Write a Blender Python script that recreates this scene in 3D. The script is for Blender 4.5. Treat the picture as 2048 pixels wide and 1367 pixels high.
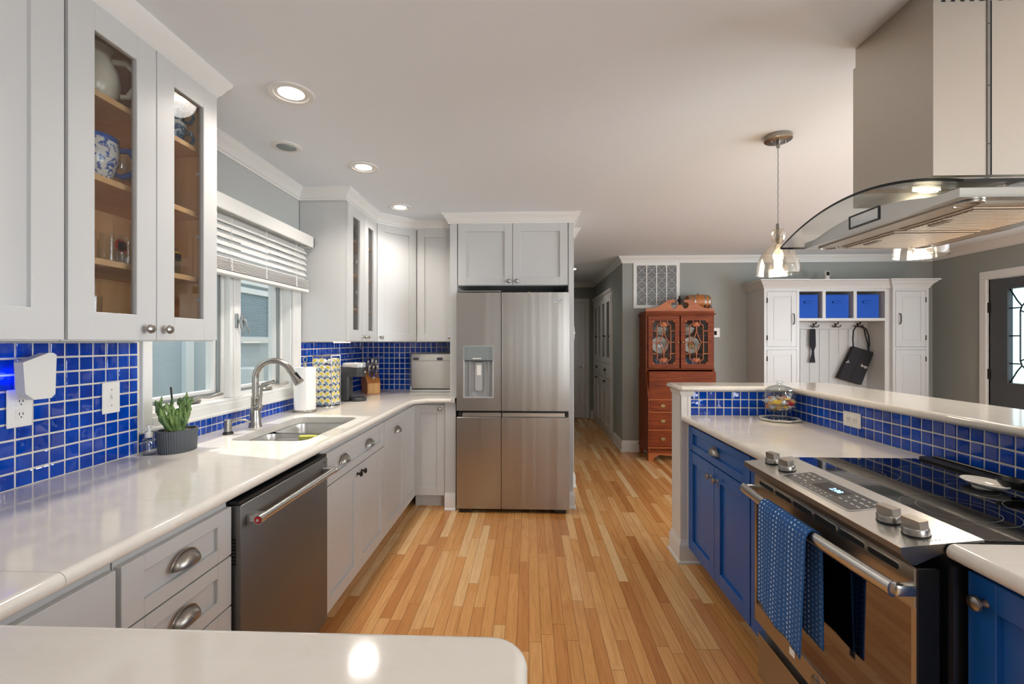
import bpy, bmesh, math, random
from mathutils import Matrix, Vector
for _o in list(bpy.data.objects):
    bpy.data.objects.remove(_o)
S = bpy.context.scene
C = S.collection
PI = math.pi
# ------------------------------------------------------------------ camera
_c = bpy.data.cameras.new('camera'); cam = bpy.data.objects.new('camera', _c); C.objects.link(cam)
_c.sensor_width = 36.0; _c.lens = 910 / 2048 * 36; _c.clip_start = 0.02
cam.location = (0, 0, 1.372); cam.rotation_euler = (PI / 2, 0, math.atan(34 / 910))
S.camera = cam
# ------------------------------------------------------------------ view, world, sun, daylight
S.view_settings.view_transform = 'Standard'; S.view_settings.look = 'None'
S.view_settings.gamma = 1.0; S.view_settings.use_curve_mapping = False
S.view_settings.exposure = 0.12
S.cycles.use_denoising = True
S.cycles.max_bounces = 10; S.cycles.diffuse_bounces = 5; S.cycles.glossy_bounces = 6
S.cycles.transparent_max_bounces = 16; S.cycles.transmission_bounces = 8
S.cycles.caustics_reflective = False; S.cycles.caustics_refractive = False
S.cycles.sample_clamp_indirect = 6.0
W = bpy.data.worlds.new('sky'); S.world = W; W.use_nodes = True
_nt = W.node_tree; _nt.nodes.clear()
_sky = _nt.nodes.new('ShaderNodeTexSky'); _sky.sky_type = 'HOSEK_WILKIE'; _sky.turbidity = 3.0
_sky.sun_direction = (-0.6, 0.16, 0.78)
_mx = _nt.nodes.new('ShaderNodeMixRGB'); _mx.inputs[0].default_value = 0.55; _mx.inputs[2].default_value = (1, 1, 1, 1)
_bg = _nt.nodes.new('ShaderNodeBackground'); _bg.inputs[1].default_value = 3.2
_ow = _nt.nodes.new('ShaderNodeOutputWorld')
_nt.links.new(_sky.outputs[0], _mx.inputs[1]); _nt.links.new(_mx.outputs[0], _bg.inputs[0]); _nt.links.new(_bg.outputs[0], _ow.inputs[0])

def lamp(name, kind, loc, energy, color=(1, 1, 1), direction=None, **kw):
    l = bpy.data.lights.new(name, kind); l.energy = energy; l.color = color
    for k, v in kw.items(): setattr(l, k, v)
    o = bpy.data.objects.new(name, l); C.objects.link(o); o.location = loc
    if direction is not None: o.rotation_euler = Vector(direction).to_track_quat('-Z', 'Y').to_euler()
    return o
lamp('sun', 'SUN', (-6, 3, 8), 3.2, (1.0, 0.96, 0.9), (1.0, -0.27, -1.32), angle=0.008)
# daylight of the windows behind the camera, in the dining room's right wall and in the living room's windows
lamp('daylight_rear', 'AREA', (2.5, -3.34, 1.45), 125, (0.87, 0.94, 1.0), (0, 1, 0.5), shape='RECTANGLE', size=2.0, size_y=1.5)
lamp('daylight_side', 'AREA', (5.10, 1.5, 1.5), 195, (0.87, 0.94, 1.0), (-1, 0, 0.4), shape='RECTANGLE', size=3.0, size_y=1.5)

# ------------------------------------------------------------------ materials
MATS = {}
def lin(h):
    h = h.lstrip('#'); r = [int(h[i:i + 2], 16) / 255 for i in (0, 2, 4)]
    return tuple(c / 12.92 if c <= .04045 else ((c + .055) / 1.055) ** 2.4 for c in r) + (1,)
def P(name, col, rough=.5, metal=0, **kw):
    m = bpy.data.materials.new(name); m.use_nodes = True
    b = m.node_tree.nodes['Principled BSDF']
    b.inputs['Base Color'].default_value = lin(col); b.inputs['Roughness'].default_value = rough; b.inputs['Metallic'].default_value = metal
    for k, v in kw.items():
        b.inputs[k.replace('_', ' ')].default_value = v
    MATS[name] = m
    return m
class N:
    """small node-graph helper"""
    def __init__(s, m): s.t = m.node_tree; s.b = s.t.nodes['Principled BSDF']
    def new(s, typ, **kw):
        n = s.t.nodes.new(typ)
        for k, v in kw.items(): setattr(n, k, v)
        return n
    def link(s, a, b): s.t.links.new(a, b)
    def math(s, op, a, b=None, c=None):
        n = s.new('ShaderNodeMath', operation=op)
        for i, v in enumerate((a, b, c)):
            if v is None: continue
            if isinstance(v, (int, float)): n.inputs[i].default_value = v
            else: s.link(v, n.inputs[i])
        return n.outputs[0]
    def coords(s, kind='Object'):
        tc = s.new('ShaderNodeTexCoord'); sp = s.new('ShaderNodeSeparateXYZ'); s.link(tc.outputs[kind], sp.inputs[0])
        return tc.outputs[kind], sp.outputs
    def comb(s, x, y, z):
        n = s.new('ShaderNodeCombineXYZ')
        for i, v in enumerate((x, y, z)):
            if isinstance(v, (int, float)): n.inputs[i].default_value = v
            else: s.link(v, n.inputs[i])
        return n.outputs[0]
    def noise(s, vec, scale, detail=4, rough=.5, dist=0):
        n = s.new('ShaderNodeTexNoise'); n.inputs['Scale'].default_value = scale; n.inputs['Detail'].default_value = detail
        n.inputs['Roughness'].default_value = rough; n.inputs['Distortion'].default_value = dist
        s.link(vec, n.inputs['Vector']); return n.outputs['Fac']
    def mapping(s, vec, sc):
        n = s.new('ShaderNodeMapping'); n.inputs['Scale'].default_value = sc; s.link(vec, n.inputs['Vector']); return n.outputs[0]
    def ramp(s, fac, stops):
        n = s.new('ShaderNodeValToRGB'); e = n.color_ramp.elements
        while len(e) < len(stops): e.new(.5)
        for k, (p, c) in enumerate(stops): e[k].position = p; e[k].color = lin(c)
        s.link(fac, n.inputs[0]); return n.outputs[0]
    def mix(s, fac, a, b, mode='MIX'):
        n = s.new('ShaderNodeMixRGB', blend_type=mode)
        for i, v in enumerate((fac, a, b)):
            if isinstance(v, (int, float)): n.inputs[i].default_value = v
            elif isinstance(v, tuple): n.inputs[i].default_value = v
            else: s.link(v, n.inputs[i])
        return n.outputs[0]
    def bump(s, h, strength=.2, dist=.01):
        n = s.new('ShaderNodeBump'); n.inputs['Strength'].default_value = strength; n.inputs['Distance'].default_value = dist
        s.link(h, n.inputs['Height']); s.link(n.outputs[0], s.b.inputs['Normal'])
    def color(s, c): s.link(c, s.b.inputs['Base Color'])
    def rough(s, c): s.link(c, s.b.inputs['Roughness'])

P('cabinet_white', '#C3C3C2', .36)
P('trim_white', '#DCDBD8', .38)
P('ceiling_paint', '#E3E8EE', .9)
P('wall_grey', '#969994', .85)
P('wall_light', '#B4B6B4', .85)
P('blue_cabinet', '#1A5AA8', .27)
P('grout', '#D9D4C8', .8)
P('plastic_white', '#E4E1DB', .4)
P('white_ceramic', '#E8E4DA', .18)
P('cream_ceramic', '#E2D9C4', .2)
P('black_plastic', '#17181A', .35)
P('dark_grey', '#3E4144', .45)
P('gap_dark', '#0B0B0C', .8)
P('nickel', '#A5A099', .3, 1)
P('chrome', '#D8D8D8', .08, 1)
P('bronze', '#3A332D', .4, .9)
P('grey_alu', '#8D9494', .4, .6)
P('black_glass', '#050506', .04)
P('black_metal', '#1A1A1B', .3, .6)
P('paper', '#F1EFEC', .9)
P('brass', '#8C774E', .32, 1)
P('oven_glass', '#868080', .05, 1)
P('red_enamel', '#C01B22', .3)
P('bin_blue', '#0F4FB4', .8)
P('door_dark', '#4A4D50', .5)
P('black_cloth', '#26262B', .9)
P('kcup_lid', '#E9E2C0', .4)
P('kcup_yellow', '#E6CC4A', .4)
P('kcup_blue', '#2F6E9C', .4)
P('pot_grey', '#4A4F55', .5)
P('soil', '#6B6156', .95)
P('siding', '#B9C8D0', .7)
P('siding_white', '#E4E9EA', .7)
P('blind_shade', '#86A0AC', .6)
P('lawn', '#7F8A78', .95)
P('sponge_yellow', '#D9D96A', .9)
P('caddy_grey', '#8B9196', .5)
P('candy_red', '#C8221F', .25); P('candy_yellow', '#D9B02A', .25); P('candy_tan', '#C89A55', .35); P('candy_silver', '#C9CCD2', .3, .5); P('candy_orange', '#D37A2E', .3)
P('blue_glaze', '#2456A6', .2); P('book_blue', '#3F6DB5', .4); P('lemon', '#E3B53A', .4)
P('purple_plastic', '#3A3766', .35)
P('bamboo_stake', '#2B2420', .8)
P('slate_blue', '#5E7F9C', .3)
P('charcoal_band', '#3C3E40', .4, .3)
P('silver_plastic', '#B9BABA', .35, .4)

def emis(name, col, strength):
    m = P(name, col, .5); b = m.node_tree.nodes['Principled BSDF']
    b.inputs['Emission Color'].default_value = lin(col); b.inputs['Emission Strength'].default_value = strength
emis('lamp_disc', '#FFF3E0', 9.0); emis('bulb', '#FFE6C4', 5.0); emis('clock_blue', '#8CC8FF', 2.5); emis('led_blue', '#1020FF', 2.5)
emis('warm_strip', '#FFD9B0', 5.0)

def glass(name, tint='#FFFFFF', ior=1.5, extra=0.0, rough=0.0):
    m = bpy.data.materials.new(name); m.use_nodes = True; t = m.node_tree; t.nodes.clear()
    tr = t.nodes.new('ShaderNodeBsdfTransparent'); tr.inputs[0].default_value = lin(tint)
    gl = t.nodes.new('ShaderNodeBsdfGlossy'); gl.inputs['Roughness'].default_value = rough
    lw = t.nodes.new('ShaderNodeLayerWeight'); lw.inputs[0].default_value = .5; f0 = ((ior - 1) / (ior + 1)) ** 2 + extra
    pw = t.nodes.new('ShaderNodeMath'); pw.operation = 'POWER'; pw.inputs[1].default_value = 5
    ad = t.nodes.new('ShaderNodeMath'); ad.operation = 'MULTIPLY_ADD'; ad.use_clamp = True; ad.inputs[1].default_value = 1 - f0; ad.inputs[2].default_value = f0
    mx = t.nodes.new('ShaderNodeMixShader'); o = t.nodes.new('ShaderNodeOutputMaterial')
    t.links.new(lw.outputs['Facing'], pw.inputs[0]); t.links.new(pw.outputs[0], ad.inputs[0]); t.links.new(ad.outputs[0], mx.inputs[0])
    t.links.new(tr.outputs[0], mx.inputs[1]); t.links.new(gl.outputs[0], mx.inputs[2]); t.links.new(mx.outputs[0], o.inputs[0])
    MATS[name] = m
glass('pane_glass', '#F4F8F8', 1.45)
glass('cabinet_glass', '#F0F1F1', 1.5, .02)
glass('clear_glass', '#FBFDFD', 1.5, .02)
glass('hood_glass', '#F3F6F5', 1.5, .02)
glass('hood_glass_edge', '#1E2624', 1.5, .02)
glass('lamp_glass', '#FFFCF7', 1.5, .12, .08)
glass('lid_glass', '#F4F7F7', 1.5, .12)
glass('blue_glass', '#4C78A8', 1.5, .05)
glass('bottle_plastic', '#EDEFEF', 1.4, .04)
glass('leaded_glass', '#DCEBEE', 1.5, .02, .15)

def wood(name, stops, scale=(2, 30, 30), rough=.4, dist=2.0):
    m = P(name, '#885533', rough); n = N(m); v, _ = n.coords()
    f = n.noise(n.mapping(v, scale), 1.0, 6, .6, dist)
    n.color(n.ramp(f, stops))
wood('maple', [(.3, '#DDA86E'), (.7, '#EBC08C')], (6, 6, 1.0), .4)
wood('cherry', [(.25, '#4E1A06'), (.5, '#78330D'), (.75, '#934617')], (2.0, 18, 26), .45)
MATS['cherry'].node_tree.nodes['Principled BSDF'].inputs['Specular IOR Level'].default_value = .2
wood('cherry_light', [(.25, '#8A4014'), (.75, '#B8662A')], (2.0, 14, 20), .42)
wood('barrel_wood', [(.25, '#8A4A1E'), (.75, '#C07A3C')], (3, 30, 30), .4)
wood('block_wood', [(.25, '#A4602C'), (.75, '#C98A4C')], (30, 30, 3), .4)
wood('block_face', [(.25, '#CC9454'), (.75, '#E0B274')], (30, 30, 3), .4)

def steel(name, col, rough, sc, bump=.006):
    m = P(name, col, rough, 1); n = N(m); v, _ = n.coords()
    f = n.noise(n.mapping(v, sc), 1.0, 3, .6)
    n.rough(n.math('ADD', n.math('MULTIPLY', f, .10), rough - .05))
    if name == 'steel':
        f = n.math('ADD', n.math('MULTIPLY', n.noise(n.mapping(v, (7, 7, .12)), 1.0, 2, .5), 1.0), n.math('MULTIPLY', f, .0))
        n.bump(f, .22, .02)
    else: n.bump(f, bump, .002)
steel('steel', '#ADA9A3', .30, (3, 3, 900))
steel('steel_dark', '#8A8783', .33, (3, 3, 900))
steel('steel_oven', '#C9C7C2', .48, (3, 3, 900))
steel('steel_dish', '#7E7D7C', .5, (3, 3, 900))
steel('steel_hood', '#BDB6AB', .33, (500, 500, 4))
steel('steel_warm', '#B3AFA9', .24, (500, 4, 500))
steel('steel_sink', '#D2D0CD', .3, (30, 400, 30))
steel('steel_bright', '#D0CFCB', .25, (4, 4, 700))

# glossy cobalt wall tile, gently uneven glaze
m = P('blue_tile', '#0A2F8E', .06); n = N(m); v, xyz = n.coords()
n.color(n.ramp(n.noise(v, 9.0, 3), [(.3, '#022E8C'), (.7, '#0548B4')]))
n.bump(n.noise(v, 18.0, 2), .2, .01)
# quartz worktop
m = P('quartz', '#E2DACE', .09); n = N(m); v, xyz = n.coords()
n.color(n.ramp(n.noise(n.mapping(v, (1, 2.2, 1)), 6.0, 8, .62, 1.2), [(.3, '#DED7CC'), (.5, '#E2DCD2'), (.75, '#E5DFD6')]))
# oak strip floor
m = P('oak_floor', '#C98E54', .2); n = N(m); v, xyz = n.coords()
px = n.math('DIVIDE', xyz[0], .0572); ix = n.math('FLOOR', px); fx = n.math('FRACT', px)
wn = n.new('ShaderNodeTexWhiteNoise', noise_dimensions='1D'); n.link(ix, wn.inputs['W'])
py = n.math('ADD', n.math('DIVIDE', xyz[1], .82), n.math('MULTIPLY', wn.outputs['Value'], 9.37)); iy = n.math('FLOOR', py); fy = n.math('FRACT', py)
w2 = n.new('ShaderNodeTexWhiteNoise', noise_dimensions='2D'); n.link(n.comb(ix, iy, 0), w2.inputs['Vector'])
base = n.ramp(w2.outputs['Value'], [(0, '#BC7C42'), (.12, '#CE9154'), (.42, '#DDA464'), (.7, '#E4B073'), (.9, '#EBC088'), (1, '#F0CE9E')])
gv = n.comb(n.math('ADD', n.math('MULTIPLY', xyz[0], 42), n.math('MULTIPLY', w2.outputs['Value'], 31)), n.math('ADD', n.math('MULTIPLY', xyz[1], 2.6), n.math('MULTIPLY', ix, 3.1)), 0)
g1 = n.noise(gv, 1.0, 5, .6, 1.6)
gr = n.ramp(g1, [(.3, '#BC9468'), (.5, '#EADDD0'), (.75, '#FFFFFF')])
col = n.mix(.5, base, gr, 'MULTIPLY')
ex = n.math('MINIMUM', fx, n.math('SUBTRACT', 1.0, fx)); ey = n.math('MULTIPLY', n.math('MINIMUM', fy, n.math('SUBTRACT', 1.0, fy)), 14.3)
gap = n.math('LESS_THAN', n.math('MINIMUM', ex, ey), .02)
n.color(n.mix(n.math('MULTIPLY', gap, .75), col, lin('#4A2A14')))
n.rough(n.math('ADD', n.math('MULTIPLY', g1, .12), .17))
# blue tea towel with rows of white woven dots
m = P('towel_cloth', '#1C4A8C', .95); n = N(m); v, xyz = n.coords('UV')
a = n.math('FRACT', n.math('MULTIPLY', xyz[0], 15)); b_ = n.math('FRACT', n.math('MULTIPLY', xyz[1], 26))
stripe = n.math('FRACT', n.math('MULTIPLY', n.math('FLOOR', n.math('MULTIPLY', xyz[0], 15)), .2))
d1 = n.math('MULTIPLY', n.math('LESS_THAN', n.math('ABSOLUTE', n.math('SUBTRACT', a, .5)), .17), n.math('LESS_THAN', n.math('ABSOLUTE', n.math('SUBTRACT', b_, .5)), .2))
dot = n.math('MULTIPLY', d1, n.math('ADD', .3, n.math('MULTIPLY', .7, n.math('LESS_THAN', stripe, .35))))
bluec = n.ramp(n.noise(v, 60, 3), [(.3, '#143E7C'), (.7, '#3A78BE')])
n.color(n.mix(dot, bluec, lin('#D9E6F2'))); n.bump(n.noise(v, 120, 2), .5, .004)
# blue-and-white painted china
m = P('blue_china', '#E8E6E0', .15); n = N(m); v, xyz = n.coords()
n.color(n.ramp(n.noise(v, 52, 3, .55), [(.53, '#E9E6DE'), (.56, '#2B57A8'), (.62, '#2B57A8'), (.66, '#E9E6DE')]))
m = P('willow_china', '#C9D3DA', .15); n = N(m); v, xyz = n.coords()
n.color(n.ramp(n.noise(v, 70, 4, .7), [(.4, '#2F5478'), (.52, '#3F678A'), (.6, '#D4DCDF')]))
# succulent leaf
m = P('succulent', '#5F7A45', .4); n = N(m); v, xyz = n.coords()
n.color(n.ramp(n.noise(v, 22, 2), [(.3, '#3E5A33'), (.6, '#6E8A4C'), (.8, '#93A866')]))
# paper towel quilting
m = MATS['paper']; n = N(m); v, xyz = n.coords(); n.bump(n.noise(v, 90, 2), .4, .004)
# grille of the oven vents and range burners use plain dark materials
# neighbour's clapboard
for nm in ('siding',):
    m = MATS[nm]; n = N(m); v, xyz = n.coords()
    n.bump(n.math('FRACT', n.math('MULTIPLY', xyz[2], 9)), .6, .02)

# ------------------------------------------------------------------ geometry helpers
def F(x, y, z=0, deg=0): return Matrix.Translation((x, y, z)) @ Matrix.Rotation(math.radians(deg), 4, 'Z')
def RX(d): return Matrix.Rotation(math.radians(d), 4, 'X')
def RY(d): return Matrix.Rotation(math.radians(d), 4, 'Y')
def RZ(d): return Matrix.Rotation(math.radians(d), 4, 'Z')
def T(x, y, z): return Matrix.Translation((x, y, z))
class B:
    def __init__(s, m='cabinet_white'):
        s.bm = bmesh.new(); s.slots = []; s.cur = m; s.M = Matrix.Identity(4); s.uv = None
    def mi(s, m):
        m = m or s.cur
        if m not in s.slots: s.slots.append(m)
        return s.slots.index(m)
    def v(s, co): return s.bm.verts.new(s.M @ Vector(co))
    def f(s, vs, mi):
        try: fc = s.bm.faces.new(vs)
        except ValueError: return None
        fc.material_index = mi; return fc
    def box(s, x0, x1, y0, y1, z0, z1, m=None, bev=0, seg=1):
        i = s.mi(m)
        vs = [s.v((x, y, z)) for x in (x0, x1) for y in (y0, y1) for z in (z0, z1)]
        fs = [s.f([vs[k] for k in q], i) for q in ((0, 1, 3, 2), (4, 6, 7, 5), (0, 4, 5, 1), (2, 3, 7, 6), (0, 2, 6, 4), (1, 5, 7, 3))]
        if bev:
            ed = list({e for f_ in fs for e in f_.edges})
            bmesh.ops.bevel(s.bm, geom=ed, offset=bev, segments=seg, affect='EDGES', profile=.5)
        return s
    def rev(s, prof, c=(0, 0, 0), R=None, n=24, m=None, sx=1, sy=1, rib=None, arc=None):
        i = s.mi(m); R = R or Matrix.Identity(4); rings = []
        full = arc is None; a0, a1 = arc or (0, 2 * PI); cnt = n if full else n + 1
        for r, z in prof:
            if r < 1e-6: rings.append([s.v(Vector(c) + (R @ Vector((0, 0, z))))]); continue
            ring = []
            for k in range(cnt):
                a = a0 + (a1 - a0) * k / n; rr = r * (rib(a) if rib else 1)
                ring.append(s.v(Vector(c) + (R @ Vector((rr * math.cos(a) * sx, rr * math.sin(a) * sy, z)))))
            rings.append(ring)
        for a, b in zip(rings, rings[1:]):
            for k in range(n):
                k2 = (k + 1) % cnt
                if len(a) == 1 and len(b) == 1: continue
                if len(a) == 1: s.f([a[0], b[k], b[k2]], i)
                elif len(b) == 1: s.f([a[k], a[k2], b[0]], i)
                else: s.f([a[k], a[k2], b[k2], b[k]], i)
        return s
    def cyl(s, p0, p1, r, r1=None, n=16, m=None):
        p0 = Vector(p0); p1 = Vector(p1); d = p1 - p0; L = d.length
        R = d.to_track_quat('Z', 'Y').to_matrix().to_4x4(); r1 = r if r1 is None else r1
        return s.rev([(0, 0), (r, 0), (r1, L), (0, L)], p0, R, n, m)
    def sph(s, c, r, m=None, n=16, k=10, sc=(1, 1, 1)):
        prof = [(r * math.sin(PI * j / k) if 0 < j < k else 0, -r * math.cos(PI * j / k) * sc[2]) for j in range(k + 1)]
        return s.rev(prof, c, None, n, m, sc[0], sc[1])
    def tube(s, pts, r, n=8, m=None, closed=False, flat=None):
        i = s.mi(m); pts = [Vector(p) for p in pts]; N_ = len(pts)
        rs = r if isinstance(r, (list, tuple)) else [r] * N_
        def tan(k):
            if closed: return (pts[(k + 1) % N_] - pts[k - 1]).normalized()
            return (pts[min(k + 1, N_ - 1)] - pts[max(k - 1, 0)]).normalized()
        t0 = tan(0); up = Vector((0, 0, 1)) if abs(t0.z) < .9 else Vector((1, 0, 0))
        nrm = (up - t0 * up.dot(t0)).normalized(); rings = []
        for k in range(N_):
            t = tan(k); nrm = (nrm - t * nrm.dot(t)).normalized(); bi = t.cross(nrm)
            fa, fb = flat or (1, 1)
            rings.append([s.v(pts[k] + (nrm * math.cos(2 * PI * j / n) * fa + bi * math.sin(2 * PI * j / n) * fb) * rs[k]) for j in range(n)])
        rng = range(N_ if closed else N_ - 1)
        for k in rng:
            a, b = rings[k], rings[(k + 1) % N_]
            for j in range(n): s.f([a[j], a[(j + 1) % n], b[(j + 1) % n], b[j]], i)
        if not closed: s.f(rings[0][::-1], i); s.f(rings[-1], i)
        return s
    def sweep(s, path, prof, m=None, closed=False, cap=True):
        """profile (d, z): d to the right of travel; mitred corners"""
        i = s.mi(m); n = len(path); P2 = [Vector(p) for p in path]; rings = []
        for k in range(n):
            dirs = []
            if closed or k > 0: dirs.append((P2[k] - P2[k - 1]).normalized())
            if closed or k < n - 1: dirs.append((P2[(k + 1) % n] - P2[k]).normalized())
            nr = [Vector((d.y, -d.x)) for d in dirs]
            mt = sum(nr, Vector((0, 0)))
            mt = mt / max(mt.dot(nr[0]), 1e-6)
            rings.append([s.v((P2[k].x + mt.x * d, P2[k].y + mt.y * d, z)) for d, z in prof])
        q = len(prof)
        for k in range(n if closed else n - 1):
            a, b = rings[k], rings[(k + 1) % n]
            for j in range(q): s.f([a[j], a[(j + 1) % q], b[(j + 1) % q], b[j]], i)
        if not closed and cap: s.f(rings[0][::-1], i); s.f(rings[-1], i)
        return s
    def plate(s, loops, z0, z1, m=None, mp=None):
        """flat plate with holes: loops[0] outline, the rest holes, drawn in (u, v) and extruded z0..z1; mp maps (u, v, w) to xyz"""
        i = s.mi(m); mp = mp or (lambda u, v, w: (u, v, w))
        tmp = bmesh.new(); ed = []
        for lp in loops:
            vs = [tmp.verts.new((u, v, 0)) for u, v in lp]
            ed += [tmp.edges.new((vs[k], vs[(k + 1) % len(vs)])) for k in range(len(vs))]
        bmesh.ops.triangle_fill(tmp, use_beauty=True, edges=ed, use_dissolve=False)
        tmp.verts.index_update()
        co = [(v_.co.x, v_.co.y) for v_ in tmp.verts]; tri = [[v_.index for v_ in f_.verts] for f_ in tmp.faces]
        tmp.free()
        A = [s.v(mp(u, v_, z0)) for u, v_ in co]; Bv = [s.v(mp(u, v_, z1)) for u, v_ in co]
        for t in tri: s.f([A[k] for k in t][::-1], i); s.f([Bv[k] for k in t], i)
        o = 0
        for lp in loops:
            k_ = len(lp)
            for k in range(k_): s.f([A[o + k], A[o + (k + 1) % k_], Bv[o + (k + 1) % k_], Bv[o + k]], i)
            o += k_
        return s
    def grid(s, fn, nu, nv, m=None, uv=None):
        i = s.mi(m); g = [[s.v(fn(a / nu, b / nv)) for b in range(nv + 1)] for a in range(nu + 1)]
        if uv:
            L = s.bm.loops.layers.uv.verify()
        for a in range(nu):
            for b in range(nv):
                fc = s.f([g[a][b], g[a + 1][b], g[a + 1][b + 1], g[a][b + 1]], i)
                if uv and fc:
                    for lp, (aa, bb) in zip(fc.loops, ((a, b), (a + 1, b), (a + 1, b + 1), (a, b + 1))): lp[L].uv = uv(aa / nu, bb / nv)
        return s
YZ = lambda u, v, w: (w, u, v)      # plate drawn in (y, z), thickness along x
XZ = lambda u, v, w: (u, w, v)      # plate drawn in (x, z), thickness along y
def rect(x0, x1, y0, y1, r=0, k=4):
    if not r: return [(x0, y0), (x1, y0), (x1, y1), (x0, y1)]
    out = []
    for cx, cy, a in ((x1 - r, y0 + r, -90), (x1 - r, y1 - r, 0), (x0 + r, y1 - r, 90), (x0 + r, y0 + r, 180)):
        for j in range(k + 1):
            t = math.radians(a + 90 * j / k); out.append((cx + r * math.cos(t), cy + r * math.sin(t)))
    return out
def obj(name, b, parent=None, loc=(0, 0, 0), label=None, kind=None, angle=35):
    bmesh.ops.recalc_face_normals(b.bm, faces=b.bm.faces[:])
    me = bpy.data.meshes.new(name); b.bm.to_mesh(me); b.bm.free()
    for k in b.slots: me.materials.append(MATS[k])
    for p in me.polygons: p.use_smooth = True
    me.set_sharp_from_angle(angle=math.radians(angle))
    o = bpy.data.objects.new(name, me); C.objects.link(o); o.location = loc
    if parent: o.parent = parent
    if label: o['label'] = label
    if kind: o['kind'] = kind
    return o
def tag(o, label, cat, group=None):
    o['label'] = label; o['category'] = cat
    if group: o['group'] = group
    return o
def thing(name, label, cat, M=None, group=None):
    o = bpy.data.objects.new(name, None); C.objects.link(o); o.empty_display_size = .05
    if M is not None:
        o.location = M.to_translation(); o.rotation_euler = M.to_euler(); o.scale = M.to_scale()
    return tag(o, label, cat, group)
def struct(name, b, parent=None, loc=(0, 0, 0)):
    o = obj(name, b, parent, loc)
    if not parent: o['kind'] = 'structure'
    return o
def dup(root, M=None, loc=None, label=None, group=None):
    r = root.copy(); C.objects.link(r)
    if M is not None: r.location = M.to_translation(); r.rotation_euler = M.to_euler()
    if loc is not None: r.location = loc
    if label: r['label'] = label
    if group: r['group'] = group
    for ch in list(root.children):
        c = ch.copy(); C.objects.link(c); c.parent = r
        for g in list(ch.children):
            d = g.copy(); C.objects.link(d); d.parent = c
    return r
def text(name, body, size, parent, M, m, ext=.0004):
    cu = bpy.data.curves.new(name, 'FONT'); cu.body = body; cu.size = size; cu.extrude = ext; cu.align_x = 'CENTER'; cu.align_y = 'CENTER'
    cu.materials.append(MATS[m]); o = bpy.data.objects.new(name, cu); C.objects.link(o); o.parent = parent
    me = bpy.data.meshes.new_from_object(o.evaluated_get(bpy.context.evaluated_depsgraph_get())); bpy.data.objects.remove(o)
    o = bpy.data.objects.new(name, me); C.objects.link(o); o.parent = parent
    o.location = M.to_translation(); o.rotation_euler = M.to_euler(); return o
def shaker(b, x0, x1, z0, z1, rail=.06, th=.02, rec=.012, m=None, bev=.0015, y=0, stile=None):
    """five-piece door: front at local y-th"""
    st = stile or rail
    b.box(x0, x0 + st, y - th, y, z0, z1, m, bev); b.box(x1 - st, x1, y - th, y, z0, z1, m, bev)
    b.box(x0 + st - .001, x1 - st + .001, y - th, y, z1 - rail, z1, m, bev); b.box(x0 + st - .001, x1 - st + .001, y - th, y, z0, z0 + rail, m, bev)
    b.box(x0 + st - .002, x1 - st + .002, y - th + rec, y - .003, z0 + rail - .002, z1 - rail + .002, m)
    return b
def glassdoor(par, x0, x1, z0, z1, rail, th=.02, gm='cabinet_glass', name='door', stile=None):
    st = stile or rail
    b = B(); 
    b.box(x0, x0 + st, -th, 0, z0, z1, None, .0015); b.box(x1 - st, x1, -th, 0, z0, z1, None, .0015)
    b.box(x0 + st - .001, x1 - st + .001, -th, 0, z1 - rail, z1, None, .0015); b.box(x0 + st - .001, x1 - st + .001, -th, 0, z0, z0 + rail, None, .0015)
    d = obj(name, b, par)
    g = B(gm); g.box(x0 + st - .003, x1 - st + .003, -.009, -.006, z0 + rail - .003, z1 - rail + .003); obj('glass_pane', g, d)
    return d
def knob_bm(x, z, y=-.02, m='nickel', r=.0155):
    b = B(m); R = RX(90)
    b.rev([(0, 0), (.009, 0), (.008, .003), (.0055, .007), (.0055, .014), (r * .75, .017), (r, .021), (r * .93, .026), (r * .6, .0295), (0, .0305)], (x, y, z), R, 20)
    return b
def knob(par, x, z, y=-.02, m='nickel', r=.0155): return obj('knob', knob_bm(x, z, y, m, r), par)
def cup_pull(par, x, z, y=-.02, a=.047, c=.036, d=.026, m='nickel'):
    b = B(m); n_, k_ = 20, 8
    def sh(sc, dz):
        def fn(u, w):
            t = PI * u; ph = PI / 2 * w; rr = math.sin(t) ** .8
            return (x + a * sc * math.cos(t), y - d * sc * rr * math.sin(ph) - .0005, z + c * sc * rr * math.cos(ph) + dz)
        return fn
    b.grid(sh(1, 0), n_, k_); b.grid(sh(.93, 0), n_, k_)
    b.tube([(x + a * 1.06 * math.cos(PI * k / 16), y - .001, z + c * 1.08 * math.sin(PI * k / 16)) for k in range(17)], .0022, 6)
    return obj('cup_pull', b, par)
# ================================================================== SETTING
XL, ZC, CT = -1.61, 2.44, .914
struct('floor', B('oak_floor').box(-1.76, 5.06, -3.3, 8.4, -.05, 0))
ceil = struct('ceiling', B('ceiling_paint').box(-1.76, 5.06, -3.3, 8.4, ZC, ZC + .08))
obj('recessed_light', B('lamp_disc').rev([(0, -.002), (.07, -.002), (.07, 0), (0, 0)], (.62, 6.7, ZC), None, 32), ceil)  # glowing disc added to brighten the hall, no known fixture
for x, y in ((.35, -.5), (2.7, 1.2), (3.2, 3.6)):  # extra discs and spots added to brighten the floor, not known fixtures
    obj('recessed_light', B('lamp_disc').rev([(0, -.002), (.06, -.002), (.06, 0), (0, 0)], (x, y, ZC), None, 32), ceil)
    lamp('ceiling_fill', 'SPOT', (x, y, ZC - .03), 26, (1.0, .95, .88), (0, 0, -1), spot_size=2.6, spot_blend=.9, shadow_soft_size=.07)
lamp('hall_fill', 'SPOT', (.62, 6.7, ZC - .03), 9, (1.0, .95, .88), (0, 0, -1), spot_size=2.7, spot_blend=.9, shadow_soft_size=.07)  # added fill spot under the hall disc
b = B('wall_light'); X0, X1 = -1.75, XL
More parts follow.
